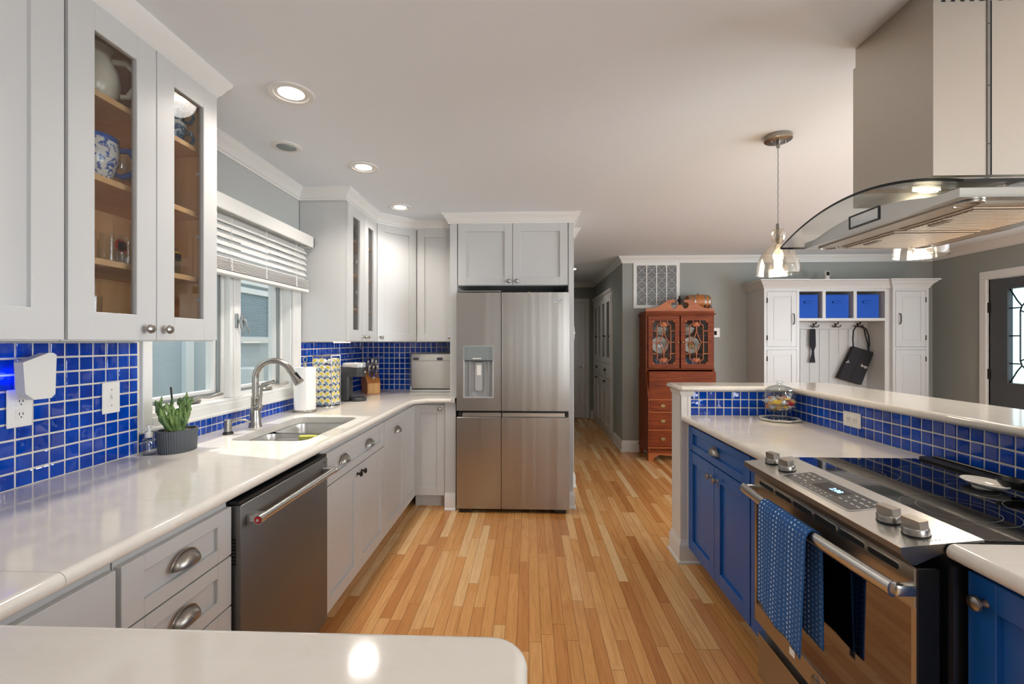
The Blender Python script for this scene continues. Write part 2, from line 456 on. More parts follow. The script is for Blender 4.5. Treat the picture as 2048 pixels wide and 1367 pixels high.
b.box(X0, X1, -3.2, 1.871, 0, ZC); b.box(X0, X1, 3.03, 4.45, 0, ZC); b.box(X0, X1, 1.871, 3.03, 0, 1.05); b.box(X0, X1, 1.871, 3.03, 2.03, ZC)
wall_left = struct('wall_left', b)
wall_back = struct('wall_back', B('wall_light').box(-1.61, .426, 4.33, 4.45, 0, ZC))
struct('wall_hall_left', B('wall_grey').box(.30, .42, 4.45, 8.25, 0, ZC))
struct('wall_hall_end', B('wall_grey').box(.30, 1.30, 8.25, 8.37, 0, ZC))
struct('wall_hall_right', B('wall_grey').box(1.17, 1.30, 5.87, 8.25, 0, ZC))
struct('wall_far', B('wall_grey').box(1.17, 4.93, 5.75, 5.87, 0, ZC))
b = B('wall_grey')                                                  # right wall with front-door and window openings
b.box(4.93, 5.05, 5.07, 5.87, 0, ZC); b.box(4.93, 5.05, 4.15, 5.07, 2.05, ZC); b.box(4.93, 5.05, 3.0, 4.15, 0, ZC)
b.box(4.93, 5.05, 0, 3.0, 0, .75); b.box(4.93, 5.05, 0, 3.0, 2.15, ZC); b.box(4.93, 5.05, -3.2, 0, 0, ZC)
struct('wall_right', b)
b = B('wall_light')
b.plate([rect(-1.75, 5.05, 0, ZC), rect(1.5, 3.5, .7, 2.15), rect(-.62, -.22, .1, 2.1)], -3.32, -3.2, None, XZ)
struct('wall_rear', b)
# crown moulding: one run over the cabinets and round the refrigerator, others on the walls
CR = [(0, ZC - .082), (.008, ZC - .082), (.010, ZC - .07), (.016, ZC - .066), (.022, ZC - .05), (.036, ZC - .03), (.05, ZC - .018), (.054, ZC - .010), (.058, ZC - .008), (.058, ZC), (0, ZC)]
SM = [(0, 2.358), (.010, 2.358), (.014, 2.372), (.022, 2.38), (.034, 2.405), (.046, 2.421), (.05, 2.43), (.05, ZC), (0, ZC)]
struct('trim_1', B('trim_white').sweep([(-1.28, -1.0), (-1.28, 1.797), (XL, 1.797)], SM))
struct('trim_2', B('trim_white').sweep([(XL, 1.80), (XL, 3.125), (-1.28, 3.125), (-1.28, 3.74), (-1.0, 4.0), (-.667, 4.0), (-.667, 3.79), (.366, 3.79), (.366, 4.33), (.426, 4.33), (.426, 4.45)], CR))
struct('trim_3', B('trim_white').sweep([(.42, 4.46), (.42, 8.25), (1.17, 8.25), (1.17, 5.75), (4.93, 5.75), (4.93, -3.2)], CR))
# baseboards
BB = [(0, 0), (.022, 0), (.022, .012), (.014, .02), (.014, .105), (.011, .118), (.006, .126), (.004, .14), (0, .14)]
struct('baseboard_far', B('trim_white').sweep([(1.17, 6.30), (1.17, 5.75), (4.93, 5.75), (4.93, 5.16)], BB))
struct('baseboard_hall', B('trim_white').sweep([(1.11, 8.25), (1.17, 8.25), (1.17, 8.20)], BB))
struct('baseboard_back', B('trim_white').sweep([(.366, 4.33), (.426, 4.33), (.426, 4.45)], BB))
# ---------------------------------------------------------------- tile
def tiles(b, u0, u1, z0, z1, mp, pitch=.0508, grout=.0055, m='blue_tile', uoff=0.0):
    """pillow-edged square tiles on a grout bed; mp(u, z, out) -> xyz"""
    rnd = random.Random(int(u0 * 1000) + 7)
    i = b.mi(m); h = grout / 2
    k0 = math.floor((u0 - uoff) / pitch); 
    z = z0
    while z < z1 - .008:
        ze = min(z + pitch, z1); k = k0
        while uoff + k * pitch < u1 - .004:
            a0 = max(uoff + k * pitch, u0) + h; a1 = min(uoff + (k + 1) * pitch, u1) - h; c0, c1 = z + h, ze - h; k += 1
            if a1 - a0 < .006: continue
            j = lambda: rnd.uniform(-.0008, .0008)
            e = min(.0026, (a1 - a0) * .3); d = .0062
            O = [b.v(mp(a, c, .0022)) for a, c in ((a0, c0), (a1, c0), (a1, c1), (a0, c1))]
            M_ = [b.v(mp(a, c, .0052)) for a, c in ((a0 + e * .35, c0 + e * .35), (a1 - e * .35, c0 + e * .35), (a1 - e * .35, c1 - e * .35), (a0 + e * .35, c1 - e * .35))]
            I = [b.v(mp(a, c, d + j())) for a, c in ((a0 + e, c0 + e), (a1 - e, c0 + e), (a1 - e, c1 - e), (a0 + e, c1 - e))]
            for q in range(4):
                r = (q + 1) % 4
                b.f([O[q], O[r], M_[r], M_[q]], i); b.f([M_[q], M_[r], I[r], I[q]], i)
            b.f(I, i)
        z += pitch
    return b
mpL = lambda u, z, o: (XL + .004 + o, u, z)
b = B('grout'); b.box(XL, XL + .007, .70, 1.815, CT, 1.372)
tiles(b, .70, 1.806, CT, 1.372, mpL, uoff=.7)
obj('tile_backsplash', b, wall_left, angle=22)
b = B('grout'); b.box(XL, XL + .007, 1.812, 3.125, CT, .992); tiles(b, 1.812, 3.125, CT, .992, mpL, pitch=.039, uoff=1.812, grout=.005)
obj('tile_backsplash', b, wall_left, angle=22)
b = B('grout'); b.box(XL, XL + .007, 3.125, 4.33, CT, 1.374); tiles(b, 3.125, 4.322, CT, 1.372, mpL, uoff=3.125)
obj('tile_backsplash', b, wall_left, angle=22)
b = B('grout'); b.box(-1.603, -.66, 4.323, 4.33, CT, 1.374); tiles(b, -1.596, -.66, CT, 1.372, lambda u, z, o: (u, 4.326 - o, z), uoff=-1.596)
obj('tile_backsplash', b, wall_back, angle=22)
# ---------------------------------------------------------------- kitchen window
b = B('trim_white')
CS = [(0, 0), (0, .012), (.012, .018), (.02, .014), (.04, .018), (.05, .024), (.055, .02), (.055, 0)]
def casing(b, y0, y1, z0, z1, w=.055):
    for (a0, a1, c0, c1) in ((y0 - w, y0, z0 - w, z1 + w), (y1, y1 + .085, z0 - w, z1 + w), (y0, y1, z0 - w, z0), (y0, y1, z1, z1 + w)):
        b.box(XL, XL + .016, a0, a1, c0, c1, None, .002)
    for (a0, a1, c0, c1) in ((y0 - w - .001, y0 - w + .014, z0 - w + .014, z1 + w), (y1 + .071, y1 + .086, z0 - w + .014, z1 + w), (y0 - w - .001, y1 + .086, z0 - w - .001, z0 - w + .014)):
        b.box(XL, XL + .023, a0, a1, c0, c1, None, .003)
casing(b, 1.871, 3.03, 1.05, 2.03)
win = struct('window_1', b)
b = B('trim_white')
b.box(-1.75, -1.60, 1.871, 3.03, 1.05, 1.066); b.box(-1.75, -1.612, 1.871, 1.885, 1.066, 2.03); b.box(-1.75, -1.612, 3.018, 3.03, 1.066, 2.03)
b.box(-1.735, -1.63, 2.43, 2.52, 1.066, 2.03, None, .004); b.box(-1.635, -1.622, 2.45, 2.50, 1.066, 2.03, None, .003)
obj('window_frame', b, win)
for y0, y1 in ((1.885, 2.43), (2.52, 3.018)):
    b = B('trim_white'); r = .05
    b.plate([rect(y0, y1, 1.066, 2.03), rect(y0 + r, y1 - r, 1.066 + r, 2.03 - r)], -1.735, -1.69, None, YZ)
    b.plate([rect(y0, y1, 1.066, 2.03), rect(y0 + .022, y1 - .022, 1.066 + .022, 2.03 - .022)], -1.69, -1.668, None, YZ)
    s = obj('sash', b, win)
    obj('pane', B('pane_glass').box(-1.716, -1.712, y0 + r - .004, y1 - r + .004, 1.112, 1.984), s)
    b = B('grey_alu'); b.plate([rect(y0 + .022, y1 - .022, 1.088, 2.008), rect(y0 + .036, y1 - .036, 1.102, 1.994)], -1.69, -1.676, None, YZ)
    obj('screen_frame', b, s)
    # fold-down crank at the sill and lever lock on the stile
    ym = y0 + .30
    b = B('nickel'); b.box(-1.668, -1.645, ym - .045, ym + .045, 1.068, 1.088, None, .006); b.tube([(-1.65, ym, 1.085), (-1.635, ym + .01, 1.098), (-1.60, ym + .035, 1.094), (-1.575, ym + .06, 1.105)], [.007, .006, .006, .0075], 8)
    b.cyl((-1.577, ym + .058, 1.104), (-1.557, ym + .075, 1.112), .0085, None, 10)
    obj('crank_handle', b, win, label='folding chrome crank on the window sill')
for y in (2.462, 2.512):
    b = B('grey_alu'); b.box(-1.622, -1.612, y - .012, y + .012, 1.45, 1.53, None, .004); b.tube([(-1.612, y, 1.50), (-1.60, y, 1.49), (-1.592, y + .012, 1.45), (-1.588, y + .022, 1.415)], [.008, .008, .006, .005], 8)
    obj('lock_lever', b, win, label='grey lever lock')
# horizontal blind: valance, slats, stacked slats, bottom rail, ladder cords
bl = thing('window_blind', 'white slatted horizontal blind pulled halfway up over the kitchen window', 'blind', F(-1.54, 2.45, 1.71))
Mb = F(-1.54, 2.45, 1.71).inverted()
def bb(m='trim_white'):
    b = B(m); b.M = Mb; return b
b = bb(); b.box(-1.505, -1.49, 1.80, 3.11, 2.022, 2.098, None, .003); b.box(-1.588, -1.49, 3.095, 3.11, 2.022, 2.098, None, .002); b.box(-1.588, -1.49, 1.80, 1.815, 2.022, 2.098, None, .002)
obj('valance', b, bl)
b = bb(); b.box(-1.575, -1.515, 1.83, 3.085, 2.04, 2.085); obj('head_rail', b, bl)
y0, y1 = 1.835, 3.085
zs = [1.995 - .0385 * k for k in range(6)]
for z in zs:
    b = bb(); b.M = Mb @ T(-1.545, 0, z) @ RY(58); b.box(-.025, .025, y0, y1, -.0015, .0015, None, .001); obj('slat', b, bl)
for k in range(9):
    b = bb(); z = 1.738 + k * .0068; b.box(-1.57, -1.52, y0, y1, z, z + .003, None, .001); obj('slat', b, bl)
b = bb(); b.box(-1.572, -1.518, y0 - .002, y1 + .002, 1.712, 1.732, None, .003); obj('bottom_rail', b, bl)
for y in (1.95, 2.27, 2.58, 2.92):
    b = bb(); 
    for x in (-1.571, -1.5185):
        b.tube([(x, y - .006, 2.04), (x, y - .006, 1.74)], .0009, 5); b.tube([(x, y + .006, 2.04), (x, y + .006, 1.74)], .0009, 5)
    for q in range(5): b.tube([(-1.517, y + math.sin(q * 2 + t * .9) * .008, 1.735 + t * .013) for t in range(6)], .0012, 5)
    obj('ladder_cord', b, bl)
# what stands outside the kitchen window
h = thing('neighbour_house', 'pale blue-grey clapboard wall of the house next door, through the window', 'building', F(-3.2, 4.5, 0, 90))
b = B('siding'); b.box(-3.6, 2.5, 0, .2, -.3, 2.35); obj('wall', b, h)
b = B('siding_white'); b.box(-.43, -.33, -.05, 0, -.3, 2.35, None, .004); obj('corner_post', b, h)
b = B('siding_white'); b.box(-3.6, 2.5, -.05, 0, 2.02, 2.35); obj('frieze_board', b, h)
b = B('siding_white'); b.plate([rect(.25, 1.02, 1.36, 1.98), rect(.32, .95, 1.43, 1.92)], -.04, 0, None, XZ)
nw = obj('window', b, h)
b = B('blind_shade')
for k in range(26): b.box(.32, .95, -.012, -.004, 1.432 + k * .0188, 1.432 + k * .0188 + .015)
obj('window_shade', b, nw)
b = B('siding_white'); b.box(.28, .52, -.22, 0, -.3, 1.09, None, .01); obj('utility_box', b, h)
b = B('siding'); b.box(-3.0, -.9, -.012, 0, .6, 1.7)
obj('siding_panel', b, h)
struct('ground_outside', B('lawn').box(-9, -1.76, -6, 12, -.4, -.3))
# ---------------------------------------------------------------- windows behind the camera; the narrow one is added to streak the refrigerator doors
for nm, y0, y1, z0, z1, ax in (('window_2', 1.5, 3.5, .7, 2.15, 'y'), ('streak_window', -.62, -.22, .1, 2.1, 'y'), ('window_3', 0, 3.0, .75, 2.15, 'x')):
    b = B('trim_white'); n_ = 4 if y1 - y0 > 1 else 1; hs = []
    w = (y1 - y0) / n_
    for k in range(n_): hs.append(rect(y0 + k * w + .06, y0 + (k + 1) * w - .06, z0 + .06, z1 - .06))
    b.plate([rect(y0, y1, z0, z1)] + hs, (-3.28 if ax == 'y' else 4.96), (-3.22 if ax == 'y' else 5.02), None, XZ if ax == 'y' else YZ)
    w_ = struct(nm, b)
# ---------------------------------------------------------------- hall door
d = B('trim_white')
for x0, x1, z0, z1 in ((1.01, 1.085, 0, 2.08), (.35, 1.085, 2.08, 2.155)): d.box(x0, x1, 8.232, 8.25, z0, z1, None, .004)
hd = struct('door_1', d)
b = B('trim_white'); hs = []
for x0, x1 in ((.40, .63), (.715, .93)):
    for z0, z1 in ((.25, .86), (1.0, 1.66), (1.76, 1.97)): hs.append(rect(x0, x1, z0, z1))
b.plate([rect(.33, 1.005, .01, 2.075)] + hs, 8.225, 8.25, None, XZ)
for x0, x1 in ((.40, .63), (.715, .93)):
    for z0, z1 in ((.25, .86), (1.0, 1.66), (1.76, 1.97)): b.box(x0, x1, 8.243, 8.25, z0, z1); b.box(x0 + .03, x1 - .03, 8.234, 8.245, z0 + .03, z1 - .03, None, .008)
obj('door_leaf', b, hd)
b = B('nickel'); b.cyl((.965, 8.225, .925), (.965, 8.215, .925), .03, None, 20); b.cyl((.965, 8.215, .925), (.965, 8.18, .925), .01, None, 12)
b.tube([(.965, 8.18, .925), (.93, 8.178, .927), (.87, 8.18, .918)], [.011, .010, .007], 10); obj('door_handle', b, hd, label='nickel lever handle')
# ---------------------------------------------------------------- front door on the right wall: local x runs towards the camera
fd = bpy.data.objects.new('door_2', None); C.objects.link(fd); fd['kind'] = 'structure'; Mf = F(4.93, 5.07, 0, -90); fd.location = Mf.to_translation(); fd.rotation_euler = Mf.to_euler()
b = B('trim_white')
for x0, x1, z0, z1 in ((-.085, -.01, 0, 2.05), (.93, 1.005, 0, 2.05), (-.085, 1.005, 2.05, 2.13)): b.box(x0, x1, -.02, 0, z0, z1, None, .004)
b.box(-.01, .0, -.01, .12, 0, 2.05); b.box(.92, .93, -.01, .12, 0, 2.05); b.box(-.01, .93, -.01, .12, 2.04, 2.05)
obj('door_frame', b, fd)
b = B('door_dark'); b.plate([rect(.004, .916, .01, 2.035), rect(.19, .73, .95, 1.92)], .01, .055, None, XZ)
b.plate([rect(.165, .755, .925, 1.945), rect(.19, .73, .95, 1.92)], 0, .012, None, XZ)
dl = obj('door_leaf', b, fd, label='charcoal door slab')
obj('glass_pane', B('leaded_glass').box(.186, .734, .03, .036, .946, 1.924), dl)
b = B('black_metal'); cx, cz = .46, 1.435
L_ = lambda pts: b.tube([(x, .026, z) for x, z in pts], .0065, 6)
for z in (1.15, 1.72): L_([(.19, z), (.29, z)]); L_([(.73, z), (.63, z)])
L_([(.19, cz), (.29, cz)]); L_([(.63, cz), (.73, cz)])
for s_ in (-1, 1):
    L_([(cx + s_ * .17, 1.18), (cx + s_ * .17, 1.69)])
    for t_ in (-1, 1):
        L_([(cx + s_ * .17, cz + t_ * .255), (cx + s_ * .155, cz + t_ * .30), (cx + s_ * .11, cz + t_ * .35), (cx + s_ * .05, cz + t_ * .38), (cx, cz + t_ * .40)])
        L_([(cx + s_ * .17, cz + t_ * .255), (cx + s_ * .10, cz + t_ * .22), (cx + s_ * .055, cz + t_ * .14), (cx + s_ * .05, cz)])
        L_([(cx + s_ * .155, cz + t_ * .30), (cx + s_ * .20, cz + t_ * .36), (cx + s_ * .27, cz + t_ * .485)])
for t_ in (-1, 1): L_([(cx, cz + t_ * .40), (cx, cz + t_ * .485)])
obj('leading', b, dl)
for z in (1.74, 1.03, .3):
    b = B('bronze'); b.box(-.012, .012, -.004, .012, z - .055, z + .055, None, .002); b.cyl((-.001, -.006, z - .055), (-.001, -.006, z + .055), .006, None, 10); obj('hinge', b, fd)
b = B('nickel'); b.cyl((.86, .01, .95), (.86, -.05, .95), .012, None, 12); b.sph((.86, -.06, .95), .028); obj('door_knob', b, fd)
# ---------------------------------------------------------------- half wall of the island bar (L-shaped, tiled)
TX, TY = 1.59, 2.872
b = B('trim_white'); b.box(.957, 1.73, TY + .004, 3.045, 0, 1.0695)
struct_bar = B('trim_white').box(TX + .004, 1.73, -.4, TY + .0035, 0, 1.0695)
wb = struct('wall_bar', struct_bar)
b.box(.945, .957, TY - .004, 3.05, 0, 1.0695, None, .002); b.box(.945, 1.004, TY - .006, TY + .006, 0, 1.0695, None, .002)
b.box(.985, 1.004, TY - .010, TY - .004, 0, 1.0695, None, .002)
b.sweep([(.95, 3.05), (.95, TY - .006), (1.02, TY - .006)], [(0, 1.035), (.004, 1.035), (.012, 1.05), (.018, 1.068), (0, 1.068)])
iw = struct('wall_island', b)
b = B('grout'); b.box(1.004, TX + .004, TY - .003, TY + .004, CT, 1.0695)
tiles(b, 1.004, TX - .006, CT, 1.07, lambda u, z, o: (u, TY - o, z), uoff=1.004)
obj('tile_backsplash', b, iw, angle=22)
b = B('grout'); b.box(TX - .003, TX + .004, -.4, TY - .003, CT, 1.0695)
tiles(b, -.4, TY - .006, CT, 1.07, lambda u, z, o: (TX - o, TY - .006 - (u + .4), z), uoff=-.4)
obj('tile_backsplash', b, wb, angle=22)
struct('baseboard_island', B('trim_white').sweep([(1.73, 3.045), (.945, 3.05), (.945, TY - .006), (1.06, TY - .006)][::-1], [(-d, z) for d, z in BB]))
# ================================================================== LEFT RUN: WALL CABINETS
def cab_shell(par, w, d, h, back='maple', shelves=(), inner='maple', y0=0):
    """open-fronted carcass: local x 0..w, y 0..d (wall), z 0..h"""
    b = B('cabinet_white')
    b.box(0, .018, y0, d, 0, h); b.box(w - .018, w, y0, d, 0, h); b.box(.018, w - .018, y0, d, 0, .02); b.box(.018, w - .018, y0, d, h - .02, h)
    b.box(.018, w - .018, d - .008, d, .02, h - .02, back)
    b.box(.018, .0195, y0 + .003, d - .008, .02, h - .02, inner); b.box(w - .0195, w - .018, y0 + .003, d - .008, .02, h - .02, inner); b.box(.0195, w - .0195, y0 + .003, d - .008, .02, .0215, inner); b.box(.0195, w - .0195, y0 + .003, d - .008, h - .0215, h - .02, inner)
    o = obj('carcass', b, par)
    for z in shelves:
        obj('shelf', B('maple').box(.02, w - .02, y0 + .02, d - .01, z - .019, z, None, .001), par)
    return o
UH = .99
# solid-door cabinet at the far left
M1 = F(-1.28, .30, 1.374, 90)
t = thing('wall_cabinet', 'white solid-door wall cabinet beside the glazed one, cut off by the left edge', 'cabinet', M1)
obj('carcass', B('cabinet_white').box(0, .893, 0, .33, 0, UH), t)
for x0, x1 in ((.005, .442), (.452, .889)): 
    d = obj('door', shaker(B(), x0, x1, .004, UH - .004, .082), t)
# glazed cabinet left of the window
M2 = F(-1.28, 1.197, 1.374, 90)
gc = thing('glass_wall_cabinet', 'white wall cabinet with two tall glass doors left of the window', 'cabinet', M2)
cab_shell(gc, .60, .325, UH, shelves=(.252, .505, .758))
for z in (.16, .41, .66): obj('shelf_clip', B('plastic_white').box(.565, .580, .03, .045, z, z + .012, None, .002), gc)
for z in (.12, .86, .36, .63): obj('hinge', B('nickel').box(.562, .580, .004, .03, z, z + .045, None, .004), gc)
for x0, x1, kx in ((.003, .297, .25), (.300, .597, .328)):
    d = glassdoor(gc, x0, x1, .004, UH - .004, .082, stile=.076)
    d_k = knob(d, kx, .041)
def on2(x, y, z): return F(-1.28 - y, 1.197 + x, 1.374 + z, 90)
SH = (.0215, .252, .505, .758)
# contents
M = on2(.205, .13, SH[3]) @ Matrix.Scale(1.12, 4)
p = thing('pitcher', 'cream stoneware pitcher lying tilted on the top shelf behind the left glass door', 'pitcher', M)
b = B('cream_ceramic'); b.M = T(0, 0, .0) @ RZ(40)
prof = [(0, 0), (.05, 0), (.056, .006), (.068, .035), (.075, .07), (.07, .105), (.056, .13), (.052, .145), (.058, .165), (.054, .165), (.048, .145), (.052, .13), (.065, .105), (.069, .07), (.06, .03), (0, .01)]
b.rev(prof, n=28); obj('body', b, p)
b = B('cream_ceramic'); b.M = RZ(-45); b.tube([(.052, 0, .14), (.085, 0, .15), (.112, 0, .125), (.108, 0, .085), (.088, 0, .05), (.07, 0, .045)], [.009, .011, .011, .010, .008, .007], 10); obj('handle', b, p)
b = B('cream_ceramic'); b.M = RZ(135); b.tube([(.045, 0, .13), (.07, 0, .155), (.085, 0, .172)], [.024, .017, .008], 10, flat=(1, 1)); obj('spout', b, p)
M = on2(.195, .12, SH[2]) @ Matrix.Scale(1.15, 4)
p = thing('mug_jug', 'white jug painted with blue flowers and a butterfly, on the shelf below the cream pitcher', 'jug', M)
b = B('blue_china'); b.rev([(0, 0), (.045, 0), (.05, .008), (.066, .06), (.069, .09), (.066, .125), (.062, .125), (.062, .09), (.045, .012), (0, .01)], n=32)
b.rev([(.0665, .112), (.068, .116), (.0672, .127), (.061, .127)], n=32, m='blue_glaze'); obj('body', b, p)
b = B('blue_glaze'); b.M = RZ(-42); b.tube([(.062, 0, .105), (.09, 0, .11), (.108, 0, .085), (.10, 0, .05), (.075, 0, .032), (.058, 0, .035)], [.008, .010, .010, .009, .008, .006], 10); obj('handle', b, p, label='cobalt blue handle')
def tumbler(r=.03, h=.12, m='clear_glass', taper=.85):
    b = B(m); b.rev([(0, 0), (r * taper, 0), (r, h), (r - .0025, h), (r * taper - .003, .008), (0, .008)], n=20); return b
def wineglass():
    b = B('clear_glass'); b.rev([(0, 0), (.034, 0), (.034, .002), (.006, .006), (.0045, .07), (.02, .085), (.038, .12), (.036, .165), (.0345, .165), (.036, .12), (.018, .088), (0, .082)], n=20); return b
for x, y in ((.39, .21), (.43, .18), (.345, .24)):
    o = obj('wine_glass', wineglass(), None, on2(x, y, SH[2]).to_translation()); tag(o, 'clear stemmed glass behind the blue flowered jug', 'glass', 'stemmed glasses behind the jug')
def mason(label, x, y, z, fruit, group):
    p = thing('mason_jar', label, 'jar', on2(x, y, z), group)
    b = B('clear_glass'); b.rev([(0, 0), (.034, 0), (.037, .006), (.037, .085), (.031, .1), (.031, .115), (.029, .115), (.029, .1), (.034, .084), (.034, .008), (0, .006)], n=22); obj('glass', b, p)
    b = B('clear_glass'); b.tube([(.036, 0, .085), (.056, 0, .08), (.058, 0, .045), (.037, 0, .03)], .004, 8); obj('handle', b, p)
    b = B(fruit); b.box(-.018, .018, -.0385, -.036, .055, .09, None, .001); b.rev([(0, 0), (.022, 0), (.022, .001), (0, .001)], (-.005, -.0375, .075), RX(90), 16); obj('printed_motif', b, p)
    b = B('clear_glass'); b.cyl((.008, 0, .02), (.014, .004, .165), .003, None, 8); obj('straw', b, p)
mason('handled mason jar with a lemon motif, on the third shelf behind the right glass door', .52, .12, SH[1], 'lemon', None)
mason('handled jar with a red fruit motif behind the left glass door', .31, .15, SH[1], 'candy_red', None)
mason('handled jar with a yellow fruit motif beside the red fruit jar', .375, .15, SH[1], 'lemon', None)
for x, y in ((.215, .15), (.25, .22)):
    tag(obj('tumbler', tumbler(.027, .11), None, on2(x, y, SH[1]).to_translation()), 'tall clear tumbler left of the fruit-motif jars', 'glass', 'tumblers left of the jars')
for x, y, h in ((.185, .10, .12), (.20, .19, .115)):
    tag(obj('tumbler', tumbler(.03, h), None, on2(x, y, SH[0]).to_translation()), 'tall clear glass at the cabinet floor behind the left glass door', 'glass', 'tall glasses on the cabinet floor')
for x, y in ((.25, .09), (.322, .09), (.30, .17)):
    tag(obj('tumbler', tumbler(.032, .05, taper=.9), None, on2(x, y, SH[0]).to_translation()), 'short clear glass on the cabinet floor beside the tall glasses', 'glass', 'short glasses on the cabinet floor')
for k, (x, y) in enumerate(((.43, .09), (.50, .10), (.55, .17))):
    tag(obj('tumbler', tumbler(.03, .07, 'blue_glass'), None, on2(x, y, SH[0]).to_translation()), 'short blue glass on the cabinet floor behind the right glass door', 'glass', 'blue glasses on the cabinet floor')
tag(obj('tumbler', tumbler(.03, .13, 'blue_glass'), None, on2(.515, .15, SH[2]).to_translation()), 'tall blue glass tumbler alone on the middle shelf behind the right glass door', 'glass')
def china_cup(label, z):
    p = thing('mug', label, 'mug', on2(.505, .115, z))
    b = B('willow_china'); b.rev([(0, 0), (.045, 0), (.05, .006), (.058, .05), (.062, .084), (.059, .084), (.054, .05), (.046, .008), (0, .006)], n=26)
    b.rev([(.0605, .074), (.0625, .076), (.0632, .086), (.058, .086)], n=26, m='white_ceramic'); obj('body', b, p)
    b = B('willow_china'); b.M = RZ(-40); b.tube([(.058, 0, .07), (.08, 0, .068), (.088, 0, .045), (.075, 0, .022), (.052, 0, .02)], .006, 8); obj('handle', b, p)
china_cup('blue transferware mug on the top shelf, the lower of the stacked pair', SH[3]); china_cup('blue transferware mug stacked on top of the other on the top shelf', SH[3] + .087)

# glazed cabinet right of the window
M3 = F(-1.28, 3.13, 1.374, 90)
g2 = thing('glass_wall_cabinet', 'white wall cabinet with two narrow glass doors right of the window', 'cabinet', M3)
cab_shell(g2, .61, .325, UH, back='cabinet_white', shelves=(.252, .505, .758), inner='cabinet_white')
for x0, x1, kx in ((.003, .308, .262), (.312, .607, .352)):
    d = glassdoor(g2, x0, x1, .004, UH - .01, .082, stile=.088); knob(d, kx, .036, r=.014)
b = B('warm_strip'); b.box(.06, .34, .10, .112, -.0075, -.001); obj('light_strip', b, g2, label='warm under-cabinet light strip')
lamp('strip_glow', 'AREA', (-1.39, 3.33, 1.362), 1.0, (1.0, .85, .7), (0, 0, -1), shape='RECTANGLE', size=.02, size_y=.28)
for z, k in ((SH[1], 0), (SH[2], 1), (SH[3], 2)):
    for x in (.14, .22, .42, .5):
        tag(obj('wine_glass', wineglass(), None, F(-1.28 - .13, 3.13 + x, 1.374 + z, 0).to_translation()), ('stemmed glass on the lower shelf', 'stemmed glass on the middle shelf', 'stemmed glass on the top shelf')[k] + ' of the glazed cabinet right of the window', 'glass', ('glasses on the lower shelf right of the window', 'glasses on the middle shelf right of the window', 'glasses on the top shelf right of the window')[k])
for x in (.12, .30, .48):
    p = obj('plate', B('white_ceramic').rev([(0, 0), (.06, 0), (.10, .012), (.10, .016), (.06, .005), (0, .005)], (0, 0, 0), RY(78), 24), None, (-1.28 - .28, 3.13 + x, 1.374 + .125)); tag(p, 'white plate standing on the floor of the glazed cabinet right of the window', 'plate', 'plates right of the window')
# diagonal corner cabinet
M4 = F(-1.28, 3.742, 1.374, 42.9)
c4 = thing('corner_wall_cabinet', 'white solid-door corner wall cabinet set diagonally above the coffee maker', 'cabinet', M4)
b = B('cabinet_white'); b.M = M4.inverted(); b.plate([[(-1.28, 3.742), (-1.0, 4.002), (-1.0, 4.325), (-1.605, 4.325), (-1.605, 3.742)]], 1.374, 1.374 + UH); obj('carcass', b, c4)
d = obj('door', shaker(B(), .012, .372, .004, UH - .004, .066, y=-.0005), c4); knob(d, .045, .036, r=.014)
M5 = F(-.998, 4.002, 1.374, 0)
c5 = thing('wall_cabinet', 'white solid-door wall cabinet between the corner cabinet and the refrigerator', 'cabinet', M5)
obj('carcass', B('cabinet_white').box(0, .335, 0, .323, 0, UH), c5)
d = obj('door', shaker(B(), .012, .332, .004, UH - .004, .066), c5); knob(d, .30, .036, r=.013)
# cabinet over the refrigerator with its side panels
M6 = F(-.598, 3.80, 1.842, 0)
c6 = thing('wall_cabinet', 'white two-door cabinet above the refrigerator', 'cabinet', M6)
obj('carcass', B('cabinet_white').box(0, .924, 0, .52, 0, .52), c6)
for x0, x1, kx in ((.005, .459, .43), (.463, .918, .495)):
    d = obj('door', shaker(B(), x0, x1, .003, .515, .066), c6); knob(d, kx, .035, r=.017)
p = thing('side_panel', 'white full-height panel on the left side of the refrigerator', 'panel', F(-.63, 3.78))
b = B('cabinet_white'); b.box(-.029, .030, 0, .545, 0, 2.36); obj('panel', b, p)
b = B('cabinet_white'); b.box(-.058, .032, -.08, 0, 0, .877); obj('filler', b, p)
b = B('trim_white'); b.sweep([(-.058, -.08), (.032, -.08)], BB); obj('base_trim', b, p)
p = thing('side_panel', 'white full-height panel on the right side of the refrigerator', 'panel', F(.345, 3.78))
b = B('cabinet_white'); b.box(-.018, .020, 0, .545, 0, 2.36); obj('panel', b, p)
b = B('trim_white'); b.sweep([(-.018, 0), (.020, 0), (.020, .53)], BB); obj('base_trim', b, p)
o = thing('light_switch', 'white switch plate on the wall edge behind the refrigerator', 'switch', F(.426, 4.39, 1.46))
b = B('plastic_white'); b.box(0, .007, -.036, .036, -.06, .06, None, .002); obj('plate', b, o); b = B('plastic_white'); b.box(.007, .016, -.006, .006, -.012, .012, None, .002); obj('toggle', b, o)

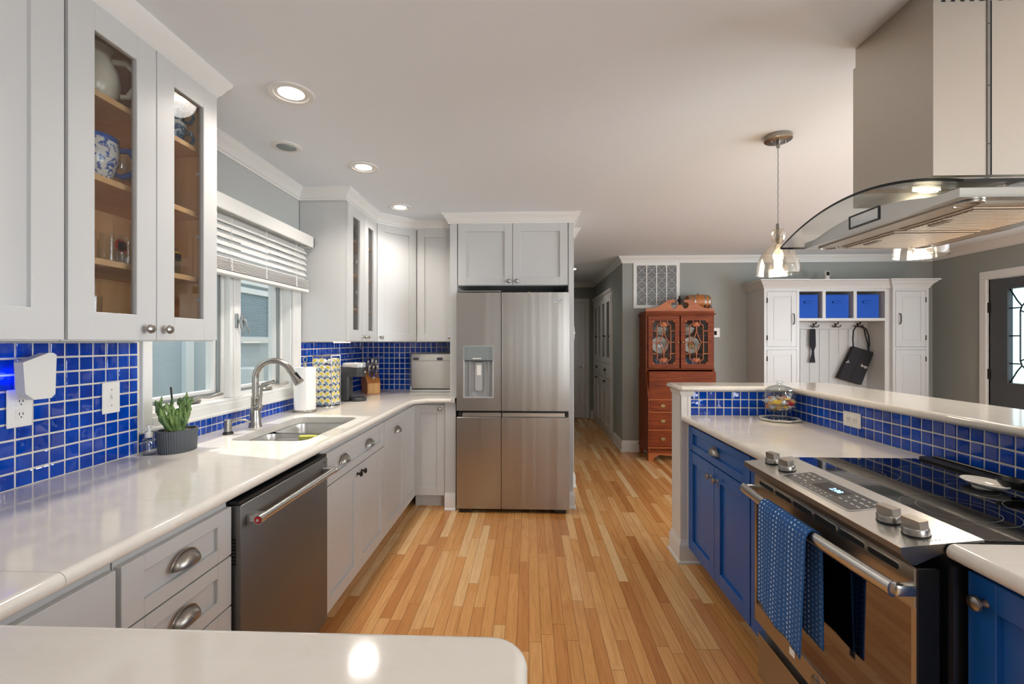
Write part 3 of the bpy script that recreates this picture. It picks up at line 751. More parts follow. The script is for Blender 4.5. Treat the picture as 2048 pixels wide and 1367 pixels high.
# ================================================================== LEFT RUN: BASE CABINETS (local x = towards the refrigerator)
FX = -.955
def base(label, y0, w, name='base_cabinet', sink=False):
    t = thing(name, label, 'cabinet', F(FX, y0, 0, 90))
    b = B('cabinet_white'); b.box(0, w, .0, .64, .105, .70 if sink else .877); b.box(0, w, .075, .64, 0, .105)
    if sink: b.box(0, w, 0, .02, .70, .877); b.box(0, .018, .02, .64, .70, .877); b.box(w - .018, w, .02, .64, .70, .877)
    obj('carcass', b, t); return t
t = base('plain white filler panel at the inner corner, left of the drawer base', .735, .268)
obj('panel', B('cabinet_white').box(.004, .262, -.02, 0, .11, .855, None, .0015), t)
t = base('white base cabinet of three drawers left of the dishwasher', 1.008, .392)
for z0, z1 in ((.705, .855), (.548, .70), (.11, .543)):
    d = obj('drawer', shaker(B(), .003, .389, z0, z1, .040, stile=.062), t); cup_pull(d, .196, (z0 + z1) / 2 - .012 + (0 if z1 - z0 < .2 else .12))
t = base('white sink base with a false drawer front and two doors', 2.04, .87, sink=True)
d = obj('drawer_front', shaker(B(), .003, .867, .702, .855, .040, stile=.062), t)
for x in (.235, .60): cup_pull(d, x, .766)
for x0, x1, kx in ((.003, .433, .405), (.437, .867, .468)): d = obj('door', shaker(B(), x0, x1, .11, .697, .066), t); knob(d, kx, .655, m='bronze')
t = base('white pull-out base cabinet with one cup pull right of the sink base', 2.914, .49)
d = obj('door', shaker(B(), .003, .487, .11, .855, .066), t); cup_pull(d, .30, .735)
t = base('white corner base cabinet with two folding door leaves', 3.408, .33, 'corner_base_cabinet')
obj('door', shaker(B(), .003, .312, .11, .855, .066), t)
b = B('cabinet_white'); b.M = F(FX, 3.408, 0, 90).inverted(); b.box(-.955, -.69, 3.745, 4.32, .105, .877); b.box(-.955, -.69, 3.80, 4.32, 0, .105); obj('carcass', b, t)
b = B('cabinet_white'); b.M = F(FX, 3.408, 0, 90).inverted() @ F(-.968, 3.74, 0, 0); shaker(b, .003, .275, .11, .855, .066); d = obj('door', b, t)
b = knob_bm(.235, .822); b.bm.transform(F(FX, 3.408, 0, 90).inverted() @ F(-.968, 3.74, 0, 0)); obj('knob', b, d)
# dishwasher
t = thing('dishwasher', 'stainless steel dishwasher between the drawer base and the sink base', 'dishwasher', F(-.948, 1.405, 0, 90))
obj('body', B('black_plastic').box(.004, .626, .008, .60, .02, .868, None, .003), t)
b = B('steel_dish'); b.box(.004, .626, -.035, .008, .115, .852, None, .004, 2); b.box(.004, .626, -.03, .008, .855, .866, 'black_plastic'); d = obj('door', b, t)
b = B('gap_dark')
for k in range(8): b.box(.0025, .0045, -.02, -.004, .665 + k * .011, .671 + k * .011)
obj('vent', b, d)
obj('toe_kick', B('black_plastic').box(.004, .626, .05, .06, .0, .105), t)
b = B('steel_bright'); b.cyl((.03, -.082, .803), (.60, -.082, .803), .0125, None, 20)
for x in (.045, .585): b.box(x - .016, x + .016, -.085, -.034, .789, .817, None, .004)
for x in (.03, .60): b.rev([(.0125, -.012), (.0145, -.012), (.0145, .012), (.0125, .012)], (x, -.082, .803), RY(90), 20)
h_ = obj('handle', b, d)
b = B('red_enamel'); b.rev([(0, 0), (.0105, 0), (.0105, .0025), (0, .0025)], (.018, -.082, .803), RY(-90), 20); b.rev([(0, 0), (.005, 0), (.005, .0035), (0, .0035)], (.018, -.082, .803), RY(-90), 16, m='chrome'); obj('medallion', b, h_, label='red round medallion on the handle end')
b = B('black_glass'); b.rev([(0, 0), (.004, 0), (.004, .001), (0, .001)], (.595, -.035, .835), RX(90), 12); obj('indicator', b, d)

# ================================================================== WORKTOPS
BN = [(0, CT - .036)] + [(.018 * math.sin(PI * k / 10), CT - .018 - .018 * math.cos(PI * k / 10)) for k in range(11)] + [(0, CT)]
o_ = [(-1.602, .872), (-.938, .872), (-.938, 3.44), (-.915, 3.56), (-.83, 3.665), (-.66, 3.672), (-.66, 4.322), (-1.602, 4.322)]
sk = rect(-1.405, -1.035, 2.065, 2.735, .055, 5)
b = B('quartz'); b.plate([o_, sk], CT - .036, CT); b.sweep([(-.938, .872), (-.938, 3.44), (-.915, 3.56), (-.83, 3.665), (-.63, 3.672)], BN)
b.box(-.66, -.602, 3.672, 3.775, CT - .036, CT)
wt = obj('worktop', b); tag(wt, 'cream quartz worktop along the window wall with the sink cut into it', 'countertop')
R_ = .04; fil = [(-.06 + R_ * math.cos(math.radians(a)) , .66 + R_ * math.sin(math.radians(a))) for a in range(90, -1, -15)]
b = B('quartz'); b.plate([[(-1.602, .02), (-.02, .02)] + fil[::-1] + [(-.938, .70), (-.938, .8705), (-1.602, .8705)]], CT - .036, CT)
b.sweep([(-.02, .02)] + fil[::-1] + [(-.938, .70), (-.938, .8705)], BN)
tag(obj('worktop', b), 'cream quartz peninsula worktop with a rounded corner at the bottom of the photo', 'countertop')
t = thing('peninsula_cabinet', 'white base cabinet carrying the quartz peninsula in the foreground', 'cabinet', F(-.98, .05))
b = B('cabinet_white'); b.box(-.62, .93, .03, .60, .105, .876); b.box(-.62, .92, .09, .55, 0, .105); obj('carcass', b, t)
for x0, x1 in ((.10, .50), (.505, .92)):
    bb_ = B(); bb_.M = T(0, .60, 0) @ RZ(180) @ T(-1.02, 0, 0); shaker(bb_, x0, x1, .11, .855, .066); obj('door', bb_, t)
# ================================================================== SINK AND THINGS ON THE WINDOW-SIDE WORKTOP
s_ = thing('sink', 'double-bowl undermount stainless sink below the window', 'sink', F(-1.22, 2.4, .72))
def basin(y0, y1, zf):
    b = B('steel_sink'); Mi = T(1.22, -2.4, -.72); b.M = Mi
    i = b.mi(None); x0, x1 = -1.405, -1.035; rings = []
    for sh, z, r in ((0, CT - .037, .055), (.004, CT - .06, .055), (.008, zf + .04, .055), (.02, zf + .012, .05), (.05, zf, .03)):
        rings.append([b.v((x, y, z)) for x, y in rect(x0 + sh, x1 - sh, y0 + sh, y1 - sh, r, 5)])
    for a, c in zip(rings, rings[1:]):
        n_ = len(a)
        for k in range(n_): b.f([a[k], a[(k + 1) % n_], c[(k + 1) % n_], c[k]], i)
    b.f(rings[-1], i)
    cx, cy = (x0 + x1) / 2, (y0 + y1) / 2
    b.rev([(.045, .001), (.04, .004), (.03, .001), (0, .001)], (cx, cy, zf), None, 20, 'chrome')
    return b
obj('basin', basin(2.065, 2.415, .72), s_); obj('basin', basin(2.43, 2.735, .72), s_)
b = B('steel_sink'); b.M = T(1.22, -2.4, -.72); b.box(-1.40, -1.04, 2.405, 2.44, .80, .853, None, .01, 2); obj('divider', b, s_)
b = B('steel_sink'); b.M = T(1.22, -2.4, -.72); b.plate([rect(-1.42, -1.02, 2.05, 2.75), rect(-1.404, -1.036, 2.066, 2.734, .055, 5)], CT - .040, CT - .037); obj('rim', b, s_)
c_ = thing('sponge_caddy', 'grey sponge caddy hung on the front of the sink divider', 'caddy', F(-1.158, 2.425, .805))
b = B('caddy_grey'); b.box(-.05, .05, -.058, -.052, -.02, .05, None, .002); b.box(-.05, .05, -.052, .0, -.02, -.016, None, .001); b.box(-.05, .05, -.022, -.018, -.02, .06, None, .001); b.box(-.05, -.046, -.055, -.02, -.02, .05); b.box(.046, .05, -.055, -.02, -.02, .05)
b.box(-.02, .02, -.022, .018, .055, .06); obj('tray', b, c_)
o = obj('sponge', B('sponge_yellow').box(-.045, .045, -.013, .013, -.032, .032, None, .004, 2), None, (-1.178, 2.387, .842)); o.rotation_euler = (math.radians(8), 0, .1); tag(o, 'yellow dish sponge standing in the caddy in the sink', 'sponge')

f_ = thing('faucet', 'brushed nickel gooseneck kitchen faucet behind the sink', 'faucet', F(-1.475, 2.40, CT, 8))
b = B('nickel'); b.rev([(0, 0), (.033, 0), (.0335, .004), (.030, .012), (.0265, .05), (.022, .10), (.0195, .15), (.0205, .152), (.0205, .16), (.019, .163)], n=28); obj('base', b, f_)
arc = [(0, 0, .155), (0, 0, .25)] + [(.095 - .095 * math.cos(math.radians(a)), 0, .262 + .095 * math.sin(math.radians(a))) for a in range(0, 151, 10)]
e_ = Vector(arc[-1]); dr = (Vector(arc[-1]) - Vector(arc[-2])).normalized()
b = B('nickel'); b.tube(arc, .0165, 16); obj('spout', b, f_)
b = B('nickel'); R = dr.to_track_quat('Z', 'Y').to_matrix().to_4x4()
b.rev([(.0165, -.002), (.0185, 0), (.0185, .008), (.0165, .01), (.0175, .03), (.022, .06), (.0265, .085), (.0265, .092), (.022, .094), (0, .092)], e_, R, 24); hd_ = obj('spray_head', b, f_)
b = B('black_plastic'); q = e_ + dr * .05; n_ = Vector((dr.z, 0, -dr.x)); b.M = T(*(q + n_ * -.0 + Vector((.0165, -.012, .008)))) @ R; b.box(-.004, .004, -.008, .008, -.02, .025, None, .003); obj('spray_button', b, hd_)
b = B('nickel'); b.cyl((.005, -.012, .105), (.034, -.03, .112), .0155, .0165, 18); b.sph((.034, -.03, .112), .0175)
b.tube([(.036, -.031, .12), (.04, -.031, .155), (.044, -.032, .20), (.052, -.033, .232), (.078, -.04, .243), (.115, -.05, .252)], [.009, .0075, .0075, .008, .008, .0065], 12); obj('lever', b, f_)
d_ = thing('soap_dispenser', 'chrome built-in soap pump left of the faucet', 'soap pump', F(-1.497, 2.21, CT, 25))
b = B('nickel'); b.rev([(.012, .012), (.0165, .014), (.0165, .05), (.018, .052), (.018, .07), (.0165, .072), (0, .073)], n=22); obj('pump_head', b, d_)
b = B('black_plastic'); b.rev([(0, 0), (.024, 0), (.024, .006), (.019, .013), (0, .014)], n=22); obj('base_ring', b, d_)
b = B('nickel'); b.tube([(.014, 0, .058), (.045, 0, .067), (.075, 0, .066), (.098, 0, .052)], [.0065, .006, .0055, .005], 10); obj('spout', b, d_)

# potted succulent
p_ = thing('potted_succulent', 'green finger-leaf succulent in an oval ribbed charcoal pot', 'plant', F(-1.478, 1.862, CT, 80))
b = B('pot_grey'); rib = lambda a: 1 + .012 * math.sin(a * 48)
b.rev([(0, 0), (.064, 0), (.066, .003), (.071, .09), (.071, .093), (.066, .093), (.064, .078), (0, .078)], n=192, sx=1.12, sy=.86, rib=rib); obj('pot', b, p_)
obj('soil', B('soil').rev([(.06, 0), (.05, .006), (0, .01)], (0, 0, .078), None, 24, sx=1.12, sy=.86), p_)
rnd = random.Random(5)
b = B('succulent')
b.tube([(0, .0, .075), (.004, 0, .11), (0, 0, .135)], [.026, .022, .012], 10)
for k in range(19):
    a = k * 2.4 + rnd.uniform(-.3, .3); sp = .02 + .075 * ((k * .618) % 1); hgt = rnd.uniform(.055, .10) - sp * .2
    x, y = math.cos(a) * sp * 1.1, math.sin(a) * sp * .8; z0 = .10 + rnd.uniform(0, .02); r = rnd.uniform(.0075, .0105)
    pts = [Vector((x * .2, y * .2, .085)), Vector((x * .55, y * .55, z0)), Vector((x * .85, y * .85, z0 + hgt * .5)), Vector((x, y, z0 + hgt))]
    b.tube(pts, [r * 1.1, r * 1.2, r * 1.2, r * .35], 8, flat=(1, .75))
    for q in range(4):
        t = .35 + .2 * q; p0 = pts[1].lerp(pts[3], t); aa = a + rnd.uniform(-1.8, 1.8); L = rnd.uniform(.026, .05)
        d = Vector((math.cos(aa) * .45, math.sin(aa) * .45, 1)).normalized()
        b.tube([p0, p0 + d * L * .5 + Vector((math.cos(aa), math.sin(aa), 0)) * .006, p0 + d * L], [.0045, .0085, .0025], 7, flat=(1, .7))
obj('leaves', b, p_)
b = B('bamboo_stake'); b.tube([(.0, .01, .08), (-.012, .012, .18), (-.022, .01, .27)], .0035, 6); obj('stake', b, p_)
o = thing('pump_bottle', 'small clear pump bottle with a white cap beside the pot', 'bottle', F(-1.545, 1.795, CT))
b = B('bottle_plastic'); b.rev([(0, 0), (.022, 0), (.0235, .003), (.0235, .055), (.02, .064), (.012, .068), (.012, .072), (0, .072)], n=20); obj('bottle', b, o)
b = B('plastic_white'); b.rev([(.013, .07), (.0145, .072), (.0145, .088), (.007, .092), (.007, .108), (.0095, .11), (.0095, .118), (0, .119)], n=18); b.box(-.004, .022, -.005, .005, .108, .117, None, .002); obj('pump_cap', b, o)

# wall plates
def outlet(name, label, M, horizontal=False, blank=False):
    o = thing(name, label, 'outlet' if not blank else 'switch', M)
    w, h = (.0365, .0595) if not horizontal else (.0595, .0365)
    b = B('plastic_white'); b.box(-w, w, -.006, 0, -h, h, None, .0025); obj('wall_plate', b, o)
    if blank:
        b = B('plastic_white'); b.box(-.005, .005, -.016, -.006, -.004, .012, None, .002); obj('toggle', b, o)
        b = B('nickel')
        for z in (-.03, .03): b.rev([(0, 0), (.003, 0), (.002, .0012), (0, .0014)], (0, -.006, z), RX(90), 10)
        obj('screw', b, o)
    else:
        for q in (-1, 1):
            b = B('plastic_white'); cx, cz = (0, q * .02) if not horizontal else (q * .02, 0)
            b.box(cx - .014, cx + .014, -.008, -.006, cz - .014, cz + .014, None, .002)
            b.box(cx - .006, cx - .004, -.0086, -.0078, cz - .002, cz + .007, 'gap_dark'); b.box(cx + .004, cx + .006, -.0086, -.0078, cz - .002, cz + .006, 'gap_dark')
            b.rev([(0, 0), (.0022, 0), (.0022, .0006), (0, .0006)], (cx, -.008, cz - .008), RX(90), 8, 'gap_dark'); obj('socket', b, o)
    return o
outlet('wall_outlet', 'white duplex outlet on the blue tile under the plug-in air freshener', F(-1.599, 1.368, 1.165, 90))
outlet('light_switch', 'white toggle switch plate on the blue tile left of the window', F(-1.599, 1.68, 1.16, 90), blank=True)
o = thing('air_freshener', 'white plug-in device glowing blue, plugged into the outlet on the tile', 'air freshener', F(-1.555, 1.372, 1.185, 90))
b = B('plastic_white'); b.plate([[(-.052, .125), (-.046, .03), (-.02, .008), (.03, .008), (.042, .02), (.046, .145), (.036, .152), (.02, .152)]], -.026, .004, None, XZ); obj('housing', b, o)
b = B('plastic_white'); b.box(-.015, .03, .004, .036, .02, .11, None, .006, 2); obj('back_plug', b, o)
b = B('led_blue'); b.box(-.022, -.016, .010, .030, .05, .10); obj('night_light', b, o, label='blue glowing night light')
lamp('night_light_glow', 'POINT', (-1.585, 1.335, 1.265), .07, (.05, .1, 1.0), shadow_soft_size=.01)

# paper towels
h_ = thing('paper_towel_holder', 'nickel upright paper towel stand right of the faucet', 'paper towel holder', F(-1.475, 2.945, CT))
b = B('nickel'); b.rev([(0, 0), (.073, 0), (.074, .002), (.074, .012), (.070, .014), (0, .014)], n=36); obj('base', b, h_)
b = B('nickel'); b.cyl((0, 0, .014), (0, 0, .318), .007, None, 12); b.rev([(.012, .298), (.0125, .30), (.0125, .322), (.006, .325), (0, .325)], n=16); obj('post', b, h_)
b = B('nickel'); b.tube([(.014 * math.sin(2 * PI * k / 20), 0, .342 + .016 * math.cos(2 * PI * k / 20)) for k in range(20)], .0035, 8, closed=True); obj('finial', b, h_)
o = thing('paper_towel_roll', 'white roll of paper towels on the nickel stand', 'paper towels', F(-1.475, 2.945, CT + .0145))
b = B('paper'); b.rev([(.02, 0), (.066, 0), (.067, .004), (.067, .274), (.066, .278), (.02, .278), (.02, 0)], n=40); obj('roll', b, o)
b = B('paper'); b.grid(lambda u, w: ((.0675 + .03 * u * u * (1 - .4 * w)) * math.cos(-2.2 + 1.15 * u), (.0675 + .03 * u * u * (1 - .4 * w)) * math.sin(-2.2 + 1.15 * u), .277 * w + .01 * u * (1 - w) * math.sin(3 * u)), 10, 8); obj('loose_sheet', b, o)

# coffee pod carousel
R0 = F(-1.455, 3.22, CT, -8)
r_ = thing('pod_carousel', 'nickel wire carousel holding rows of coffee pods', 'pod rack', R0)
b = B('nickel'); b.rev([(0, 0), (.085, 0), (.085, .006), (0, .008)], n=32); obj('base', b, r_)
b = B('nickel')
for x in (-.072, .072):
    for y in (-.058, .058): b.tube([(x, y, .004), (x, y, .36)], .0028, 6)
for y in (-.058, .058): b.tube([(-.072, y, .345), (-.068, y, .358), (.068, y, .358), (.072, y, .345)], .0028, 6)
for x in (-.072, .072): b.tube([(x, -.058, .36), (x, .058, .36)], .0028, 6)
for k in range(8):
    z = .012 + k * .047
    b.tube([(-.072, -.058, z), (.072, -.058, z), (.072, .058, z), (-.072, .058, z)], .002, 6, closed=True)
obj('wire_frame', b, r_)
def pod():
    p = thing('coffee_pod', 'coffee pod with a yellow and blue lid, facing the sink in the wire carousel', 'coffee pod', None, 'coffee pods on the sink side of the carousel')
    b = B('plastic_white'); b.rev([(0, .042), (.0175, .042), (.021, .003), (.0245, .002), (.0245, 0), (0, 0)], (0, 0, 0), RX(-90), 20); obj('cup', b, p)
    b = B('kcup_lid'); R = RX(90); b.rev([(0, 0), (.0205, 0), (.0205, .0008), (0, .0008)], (0, 0, 0), R, 20)
    b.rev([(0, .0008), (.019, .0008), (.019, .0012), (0, .0012)], (0, 0, 0), R, 12, 'kcup_yellow', arc=(.3, 2.6)); b.rev([(.012, .0008), (.0195, .0008), (.0195, .0013), (.012, .0013)], (0, 0, 0), R, 12, 'kcup_blue', arc=(3.4, 5.6)); b.rev([(0, .001), (.009, .001), (.009, .0015), (0, .0015)], (0, 0, 0), R, 10, 'slate_blue', arc=(3.6, 5.2)); obj('lid', b, p)
    return p
p0 = pod(); first = True; rnd = random.Random(3)
for side in (0, 1):
    for c in range(3 if side == 0 else 2):
        for k in range(7):
            if side == 0 and c == 2 and k == 6: continue
            z = .036 + k * .047
            M = R0 @ (T(-.047 + c * .047, -.062, z) if side == 0 else (T(.076, -.03 + c * .05, z) @ RZ(90))) @ RY(rnd.uniform(-40, 40))
            if side == 0:
                lb, gp = None, None
            else: lb, gp = 'coffee pod seen edge-on at the side of the wire carousel by the coffee maker', 'coffee pods on the coffee maker side of the carousel'
            if first: p0.location = M.to_translation(); p0.rotation_euler = M.to_euler(); first = False
            else: dup(p0, M, None, lb, gp)
# coffee maker
k_ = thing('coffee_maker', 'black single-serve coffee maker with a silver top in the corner', 'coffee maker', F(-1.375, 3.50, CT, 4))
b = B('charcoal_band'); b.box(-.09, -.012, -.055, .055, .004, .27, None, .012, 3); obj('body', b, k_)
b = B('charcoal_band'); b.rev([(0, .19), (.055, .19), (.058, .195), (.058, .262), (0, .262)], (.04, 0, 0), None, 32, sx=1.0); b.box(-.03, .04, -.057, .057, .19, .262); obj('brew_head', b, k_)
b = B('silver_plastic'); b.rev([(0, .262), (.060, .262), (.061, .268), (.061, .29), (.055, .298), (0, .299)], (.04, 0, 0), None, 32); b.box(-.06, .04, -.060, .060, .264, .297, None, .006, 2); obj('top_band', b, k_)
b = B('charcoal_band'); b.rev([(0, 0), (.058, 0), (.06, .004), (.06, .022), (.056, .026), (0, .026)], (.045, 0, 0), None, 36); obj('drip_tray', b, k_)
b = B('clear_glass'); b.tube([(-.09, -.06, .235), (-.082, -.085, .235), (-.075, -.10, .22), (-.07, -.105, .17), (-.072, -.10, .115), (-.082, -.085, .10), (-.09, -.06, .10)], .0075, 10); obj('reservoir_handle', b, k_, label='clear curved handle')
b = B('plastic_white'); b.box(.096, .1, -.02, .012, .222, .229); obj('badge', b, k_)
# knife block
KM = F(-1.41, 4.03, CT, 35) @ Matrix.Scale(1.28, 4)
k_ = thing('knife_block', 'pale wooden knife block in the tiled corner', 'knife block', KM)
b = B('block_wood'); b.plate([[(-.085, 0), (.055, 0), (.055, .075), (-.03, .165), (-.105, .11)]], -.045, .045, None, lambda u, v, w: (w, -u, v)); obj('block', b, k_)
b = B('block_face'); b.box(-.04, .04, -.0565, -.0545, .004, .072, None, .0005); obj('front_face', b, k_)
def knife(x, y, z, L, tilt=38):
    M = KM @ T(x, y, z) @ RX(26)
    p = thing('kitchen_knife', 'steel-handled kitchen knife standing in the wooden block', 'knife', M, 'knives in the block')
    M2 = Matrix.Identity(4)
    b = B('steel_bright'); b.box(-.0075, .0075, -.011, .011, .0, L, None, .004, 2); b.box(-.0082, .0082, -.012, .012, L - .006, L, 'nickel', .002); obj('handle', b, p)
    b = B('chrome'); b.box(-.001, .001, -.009, .009, -.10, 0); obj('blade', b, p); return p
for x, y, L in ((-.028, .022, .085), (0, .024, .095), (.026, .022, .088), (-.026, -.004, .08), (.002, -.006, .075), (.028, -.004, .08)):
    knife(x, y, .077 + (y + .055) * 1.06, L)
s_ = thing('kitchen_scissors', 'kitchen scissors with dark purple grips in the front of the knife block', 'scissors', KM @ T(.005, -.035, .115) @ RX(20))
for sx in (-1, 1):
    b = B('purple_plastic'); b.tube([(sx * .016 + .015 * math.cos(2 * PI * k / 16), 0, .028 + .026 * math.sin(2 * PI * k / 16)) for k in range(16)], .0045, 8, closed=True); obj('grip', b, s_)
b = B('steel_bright'); b.box(-.008, .008, -.002, .002, -.05, .004, None, .001); obj('blade', b, s_)
# countertop oven stored upright
o_ = thing('countertop_oven', 'stainless flip-up toaster oven standing on its edge beside the refrigerator', 'toaster oven', F(-1.09, 4.125, CT))
b = B('steel_oven'); b.box(.008, .425, .01, .195, .03, .352, None, .008, 2); obj('body', b, o_)
b = B('silver_plastic'); b.box(.002, .428, .0, .195, .0, .022, None, .004); b.box(.0, .016, -.002, .02, .0, .05, None, .003); obj('lower_lip', b, o_)
b = B('gap_dark'); b.box(.01, .425, .012, .19, .02, .032); obj('seam', b, o_)
b = B('steel'); b.box(.012, .42, .006, .012, .285, .289); obj('fold_line', b, o_)
for x in (.055, .275):
    b = B('dark_grey'); b.plate([rect(x - .026, x + .026, .293, .315, .0105, 6)], .0, .011, None, XZ); b.plate([rect(x - .031, x + .031, .288, .320, .0155, 6)], .006, .0115, 'silver_plastic', XZ); obj('foot_pad', b, o_)
# ================================================================== REFRIGERATOR
f_ = thing('refrigerator', 'stainless four-door refrigerator with a water dispenser', 'refrigerator', F(-.581, 3.63))
b = B('dark_grey'); b.box(.006, .896, .075, .69, .03, 1.755, None, .004); b.box(.03, .87, .06, .075, .04, 1.74, 'black_plastic'); obj('body', b, f_)
ul = rect(0, .357, .822, 1.767, .004, 2)
b = B('steel'); b.plate([ul, rect(.062, .292, .932, 1.222, .006, 2)], 0, .07, None, XZ); d = obj('door', b, f_)
b = B('silver_plastic'); b.plate([rect(.054, .300, .924, 1.342, .006, 2), rect(.066, .288, .936, 1.222, .004, 2)], -.003, .004, None, XZ)
b.box(.062, .292, .052, .058, .93, 1.225); b.box(.062, .066, 0, .055, .93, 1.225); b.box(.288, .292, 0, .055, .93, 1.225); b.box(.062, .292, 0, .055, .926, .936); b.box(.10, .104, .02, .055, .936, 1.222); b.box(.25, .254, .02, .055, .936, 1.222)
b.plate([rect(.140, .212, .972, 1.212, .012, 4)], .028, .034, 'grey_alu', XZ); b.plate([rect(.148, .204, .98, 1.204, .010, 4)], .024, .030, 'silver_plastic', XZ)
b.box(.158, .198, .018, .026, 1.10, 1.19, 'plastic_white', .003); b.box(.145, .21, .015, .05, 1.208, 1.224, 'dark_grey', .003); obj('dispenser', b, d)
b = B('dark_grey'); b.plate([rect(.058, .296, 1.226, 1.338, .003, 2)], -.0045, -.002, 'grey_alu', XZ)
for z in (1.315, 1.292, 1.268, 1.245):
    b.box(.075, .083, -.0052, -.0042, z, z + .004, 'dark_grey'); b.box(.262, .278, -.0052, -.0042, z, z + .004, 'dark_grey')
b.box(.13, .20, -.0052, -.0042, 1.236, 1.244, 'plastic_white'); b.box(.065, .29, -.0052, -.004, 1.216, 1.228, 'dark_grey'); obj('control_panel', b, d)
b = B('steel'); b.plate([rect(.362, .902, .822, 1.767, .004, 2)], 0, .07, None, XZ); d = obj('door', b, f_)
b = B('silver_plastic'); b.box(.776, .857, -.0025, 0, 1.683, 1.713, None, .001); bd = obj('badge', b, d)
text('lettering', 'FRIGIDAIRE', .0125, bd, T(.8165, -.0026, 1.702) @ RX(90), 'dark_grey'); text('lettering', 'GALLERY', .0075, bd, T(.8165, -.0026, 1.690) @ RX(90), 'dark_grey')
for x0, x1 in ((0, .357), (.362, .902)):
    b = B('steel'); b.plate([rect(x0, x1, .038, .766, .004, 2)], 0, .07, None, XZ); b.box(x0 + .001, x1 - .001, -.001, .006, .764, .770, 'steel_bright', .002)
    d = obj('door', b, f_)
    b = B('steel_bright'); b.box(x0 + (.04 if x0 == 0 else .002), x1 - (.002 if x0 == 0 else .03), .022, .06, .768, .805, None, .004); obj('pocket_handle', b, d)
    b = B('black_plastic'); xa = x0 + .012 if x0 == 0 else x1 - .03; b.box(xa, xa + .024, .004, .06, .775, .808, None, .003); obj('hinge_block', b, d)
b = B('black_plastic')
for x in (.02, .78): b.box(x, x + .10, .02, .20, .0, .036, None, .006)
b.box(.12, .78, .08, .10, .01, .036); obj('feet', b, f_)
o = thing('serving_tray', 'flat dark tray lying on top of the refrigerator', 'tray', F(-.40, 3.86, 1.7675))
b = B('black_metal'); b.box(-.16, .16, -.12, .12, 0, .008, None, .003); obj('base', b, o); b = B('chrome'); b.tube([(-.17, -.125, .022), (.17, -.125, .022), (.17, .125, .022), (-.17, .125, .022)], .004, 6, closed=True)
for x in (-.16, .16): b.cyl((x, -.122, .006), (x, -.124, .022), .003, None, 6); b.cyl((x, .122, .006), (x, .124, .022), .003, None, 6)
obj('rail', b, o)
for x, r, lb, mm in ((.0, .017, 'small tan jar lying on top of the refrigerator', 'maple'), (.055, .025, 'small shiny round tin on top of the refrigerator', 'nickel')):
    o = obj('tin', B(mm).rev([(0, 0), (r, 0), (r * 1.02, .003), (r, .035), (r * .6, .042), (0, .043)], n=18), None, (x, 3.87, 1.7555)); tag(o, lb, 'tin')
# ================================================================== ISLAND
IX = .985
def base2(label, y0, w, d=.58):
    t = thing('base_cabinet', label, 'cabinet', F(IX, y0, 0, -90))
    b = B('blue_cabinet'); b.box(0, w, .022, d, .09, .877); b.box(0, w, .08, d, 0, .09)
    obj('carcass', b, t); return t
Y0 = TY - .0115
t = base2('bright blue island base cabinet with one drawer over two doors', Y0, .79)
d = obj('drawer', shaker(B('blue_cabinet'), .004, .786, .715, .858, .040, stile=.07, y=.022), t); cup_pull(d, .395, .772, y=.002)
for x0, x1, kx in ((.004, .393, .355), (.397, .786, .437)):
    d = obj('door', shaker(B('blue_cabinet'), x0, x1, .10, .708, .07, y=.022), t); knob(d, kx, .645, y=.002)
t = base2('narrow blue base cabinet squeezed between the two-door cabinet and the range', Y0 - .793, .238)
obj('door', shaker(B('blue_cabinet'), .004, .236, .10, .858, .066, y=.022), t)
t = base2('dark blue base cabinet right of the range, cut off by the right edge', 1.068, .46)
d = obj('door', shaker(B('blue_cabinet'), .006, .20, .10, .858, .062, y=.022), t); knob(d, .045, .806, y=.002, r=.0165)
obj('door', shaker(B('blue_cabinet'), .205, .455, .10, .858, .062, y=.022), t)
# worktops
b = B('quartz'); ex = .965
b.plate([[(ex, 1.836), (TX - .004, 1.836), (TX - .004, TY - .004), (ex, TY - .004)]], CT - .036, CT)
b.sweep([(ex, 1.836), (ex, TY - .004)], [(-d, z) for d, z in BN])
tag(obj('worktop', b), 'cream quartz worktop on the far side of the range under the candy jar', 'countertop')
b = B('quartz'); b.plate([[(ex, .50), (TX - .004, .50), (TX - .004, 1.070), (ex, 1.070)]], CT - .036, CT)
b.sweep([(ex, .50), (ex, 1.070)], [(-d, z) for d, z in BN])
tag(obj('worktop', b), 'cream quartz worktop on the near side of the range at the right edge', 'countertop')
# raised bar top: L-shaped slab with bullnose
BT = 1.102
BN2 = [(0, BT - .032)] + [(.016 * math.sin(PI * k / 10), BT - .016 - .016 * math.cos(PI * k / 10)) for k in range(11)] + [(0, BT)]
o_ = [(.935, TY - .028), (1.568, TY - .028), (1.568, -.4), (1.975, -.4), (1.975, 3.085), (.935, 3.085)]
b = B('quartz'); b.plate([o_], BT - .032, BT)
b.sweep([(1.568, -.4), (1.568, TY - .028), (.945, TY - .028), (.935, TY - .018), (.935, 3.075), (.945, 3.085), (1.965, 3.085), (1.975, 3.075), (1.975, -.4)], [(-d, z) for d, z in BN2])
tag(obj('bar_top', b), 'raised cream quartz bar top on the tiled half wall', 'countertop')
outlet('wall_outlet', 'white outlet set sideways in the blue tile of the island bar', F(TX - .005, 2.29, .992, -90), True)
# ---------------------------------------------------------------- range: local x towards the camera, y into the island
RG = F(.905, 1.832, 0, -90)
r_ = thing('range', 'stainless slide-in electric range with a black glass cooktop', 'range', RG)
RW = .757
b = B('black_plastic'); b.box(.004, RW - .004, .055, .62, .03, .895); b.box(.0, RW, .075, .60, .895, .912); b.box(.02, RW - .02, .07, .6, 0, .03); obj('body', b, r_)
b = B('steel_dark'); b.box(RW - .004, RW, .062, .10, .05, .86); obj('side_trim', b, r_)
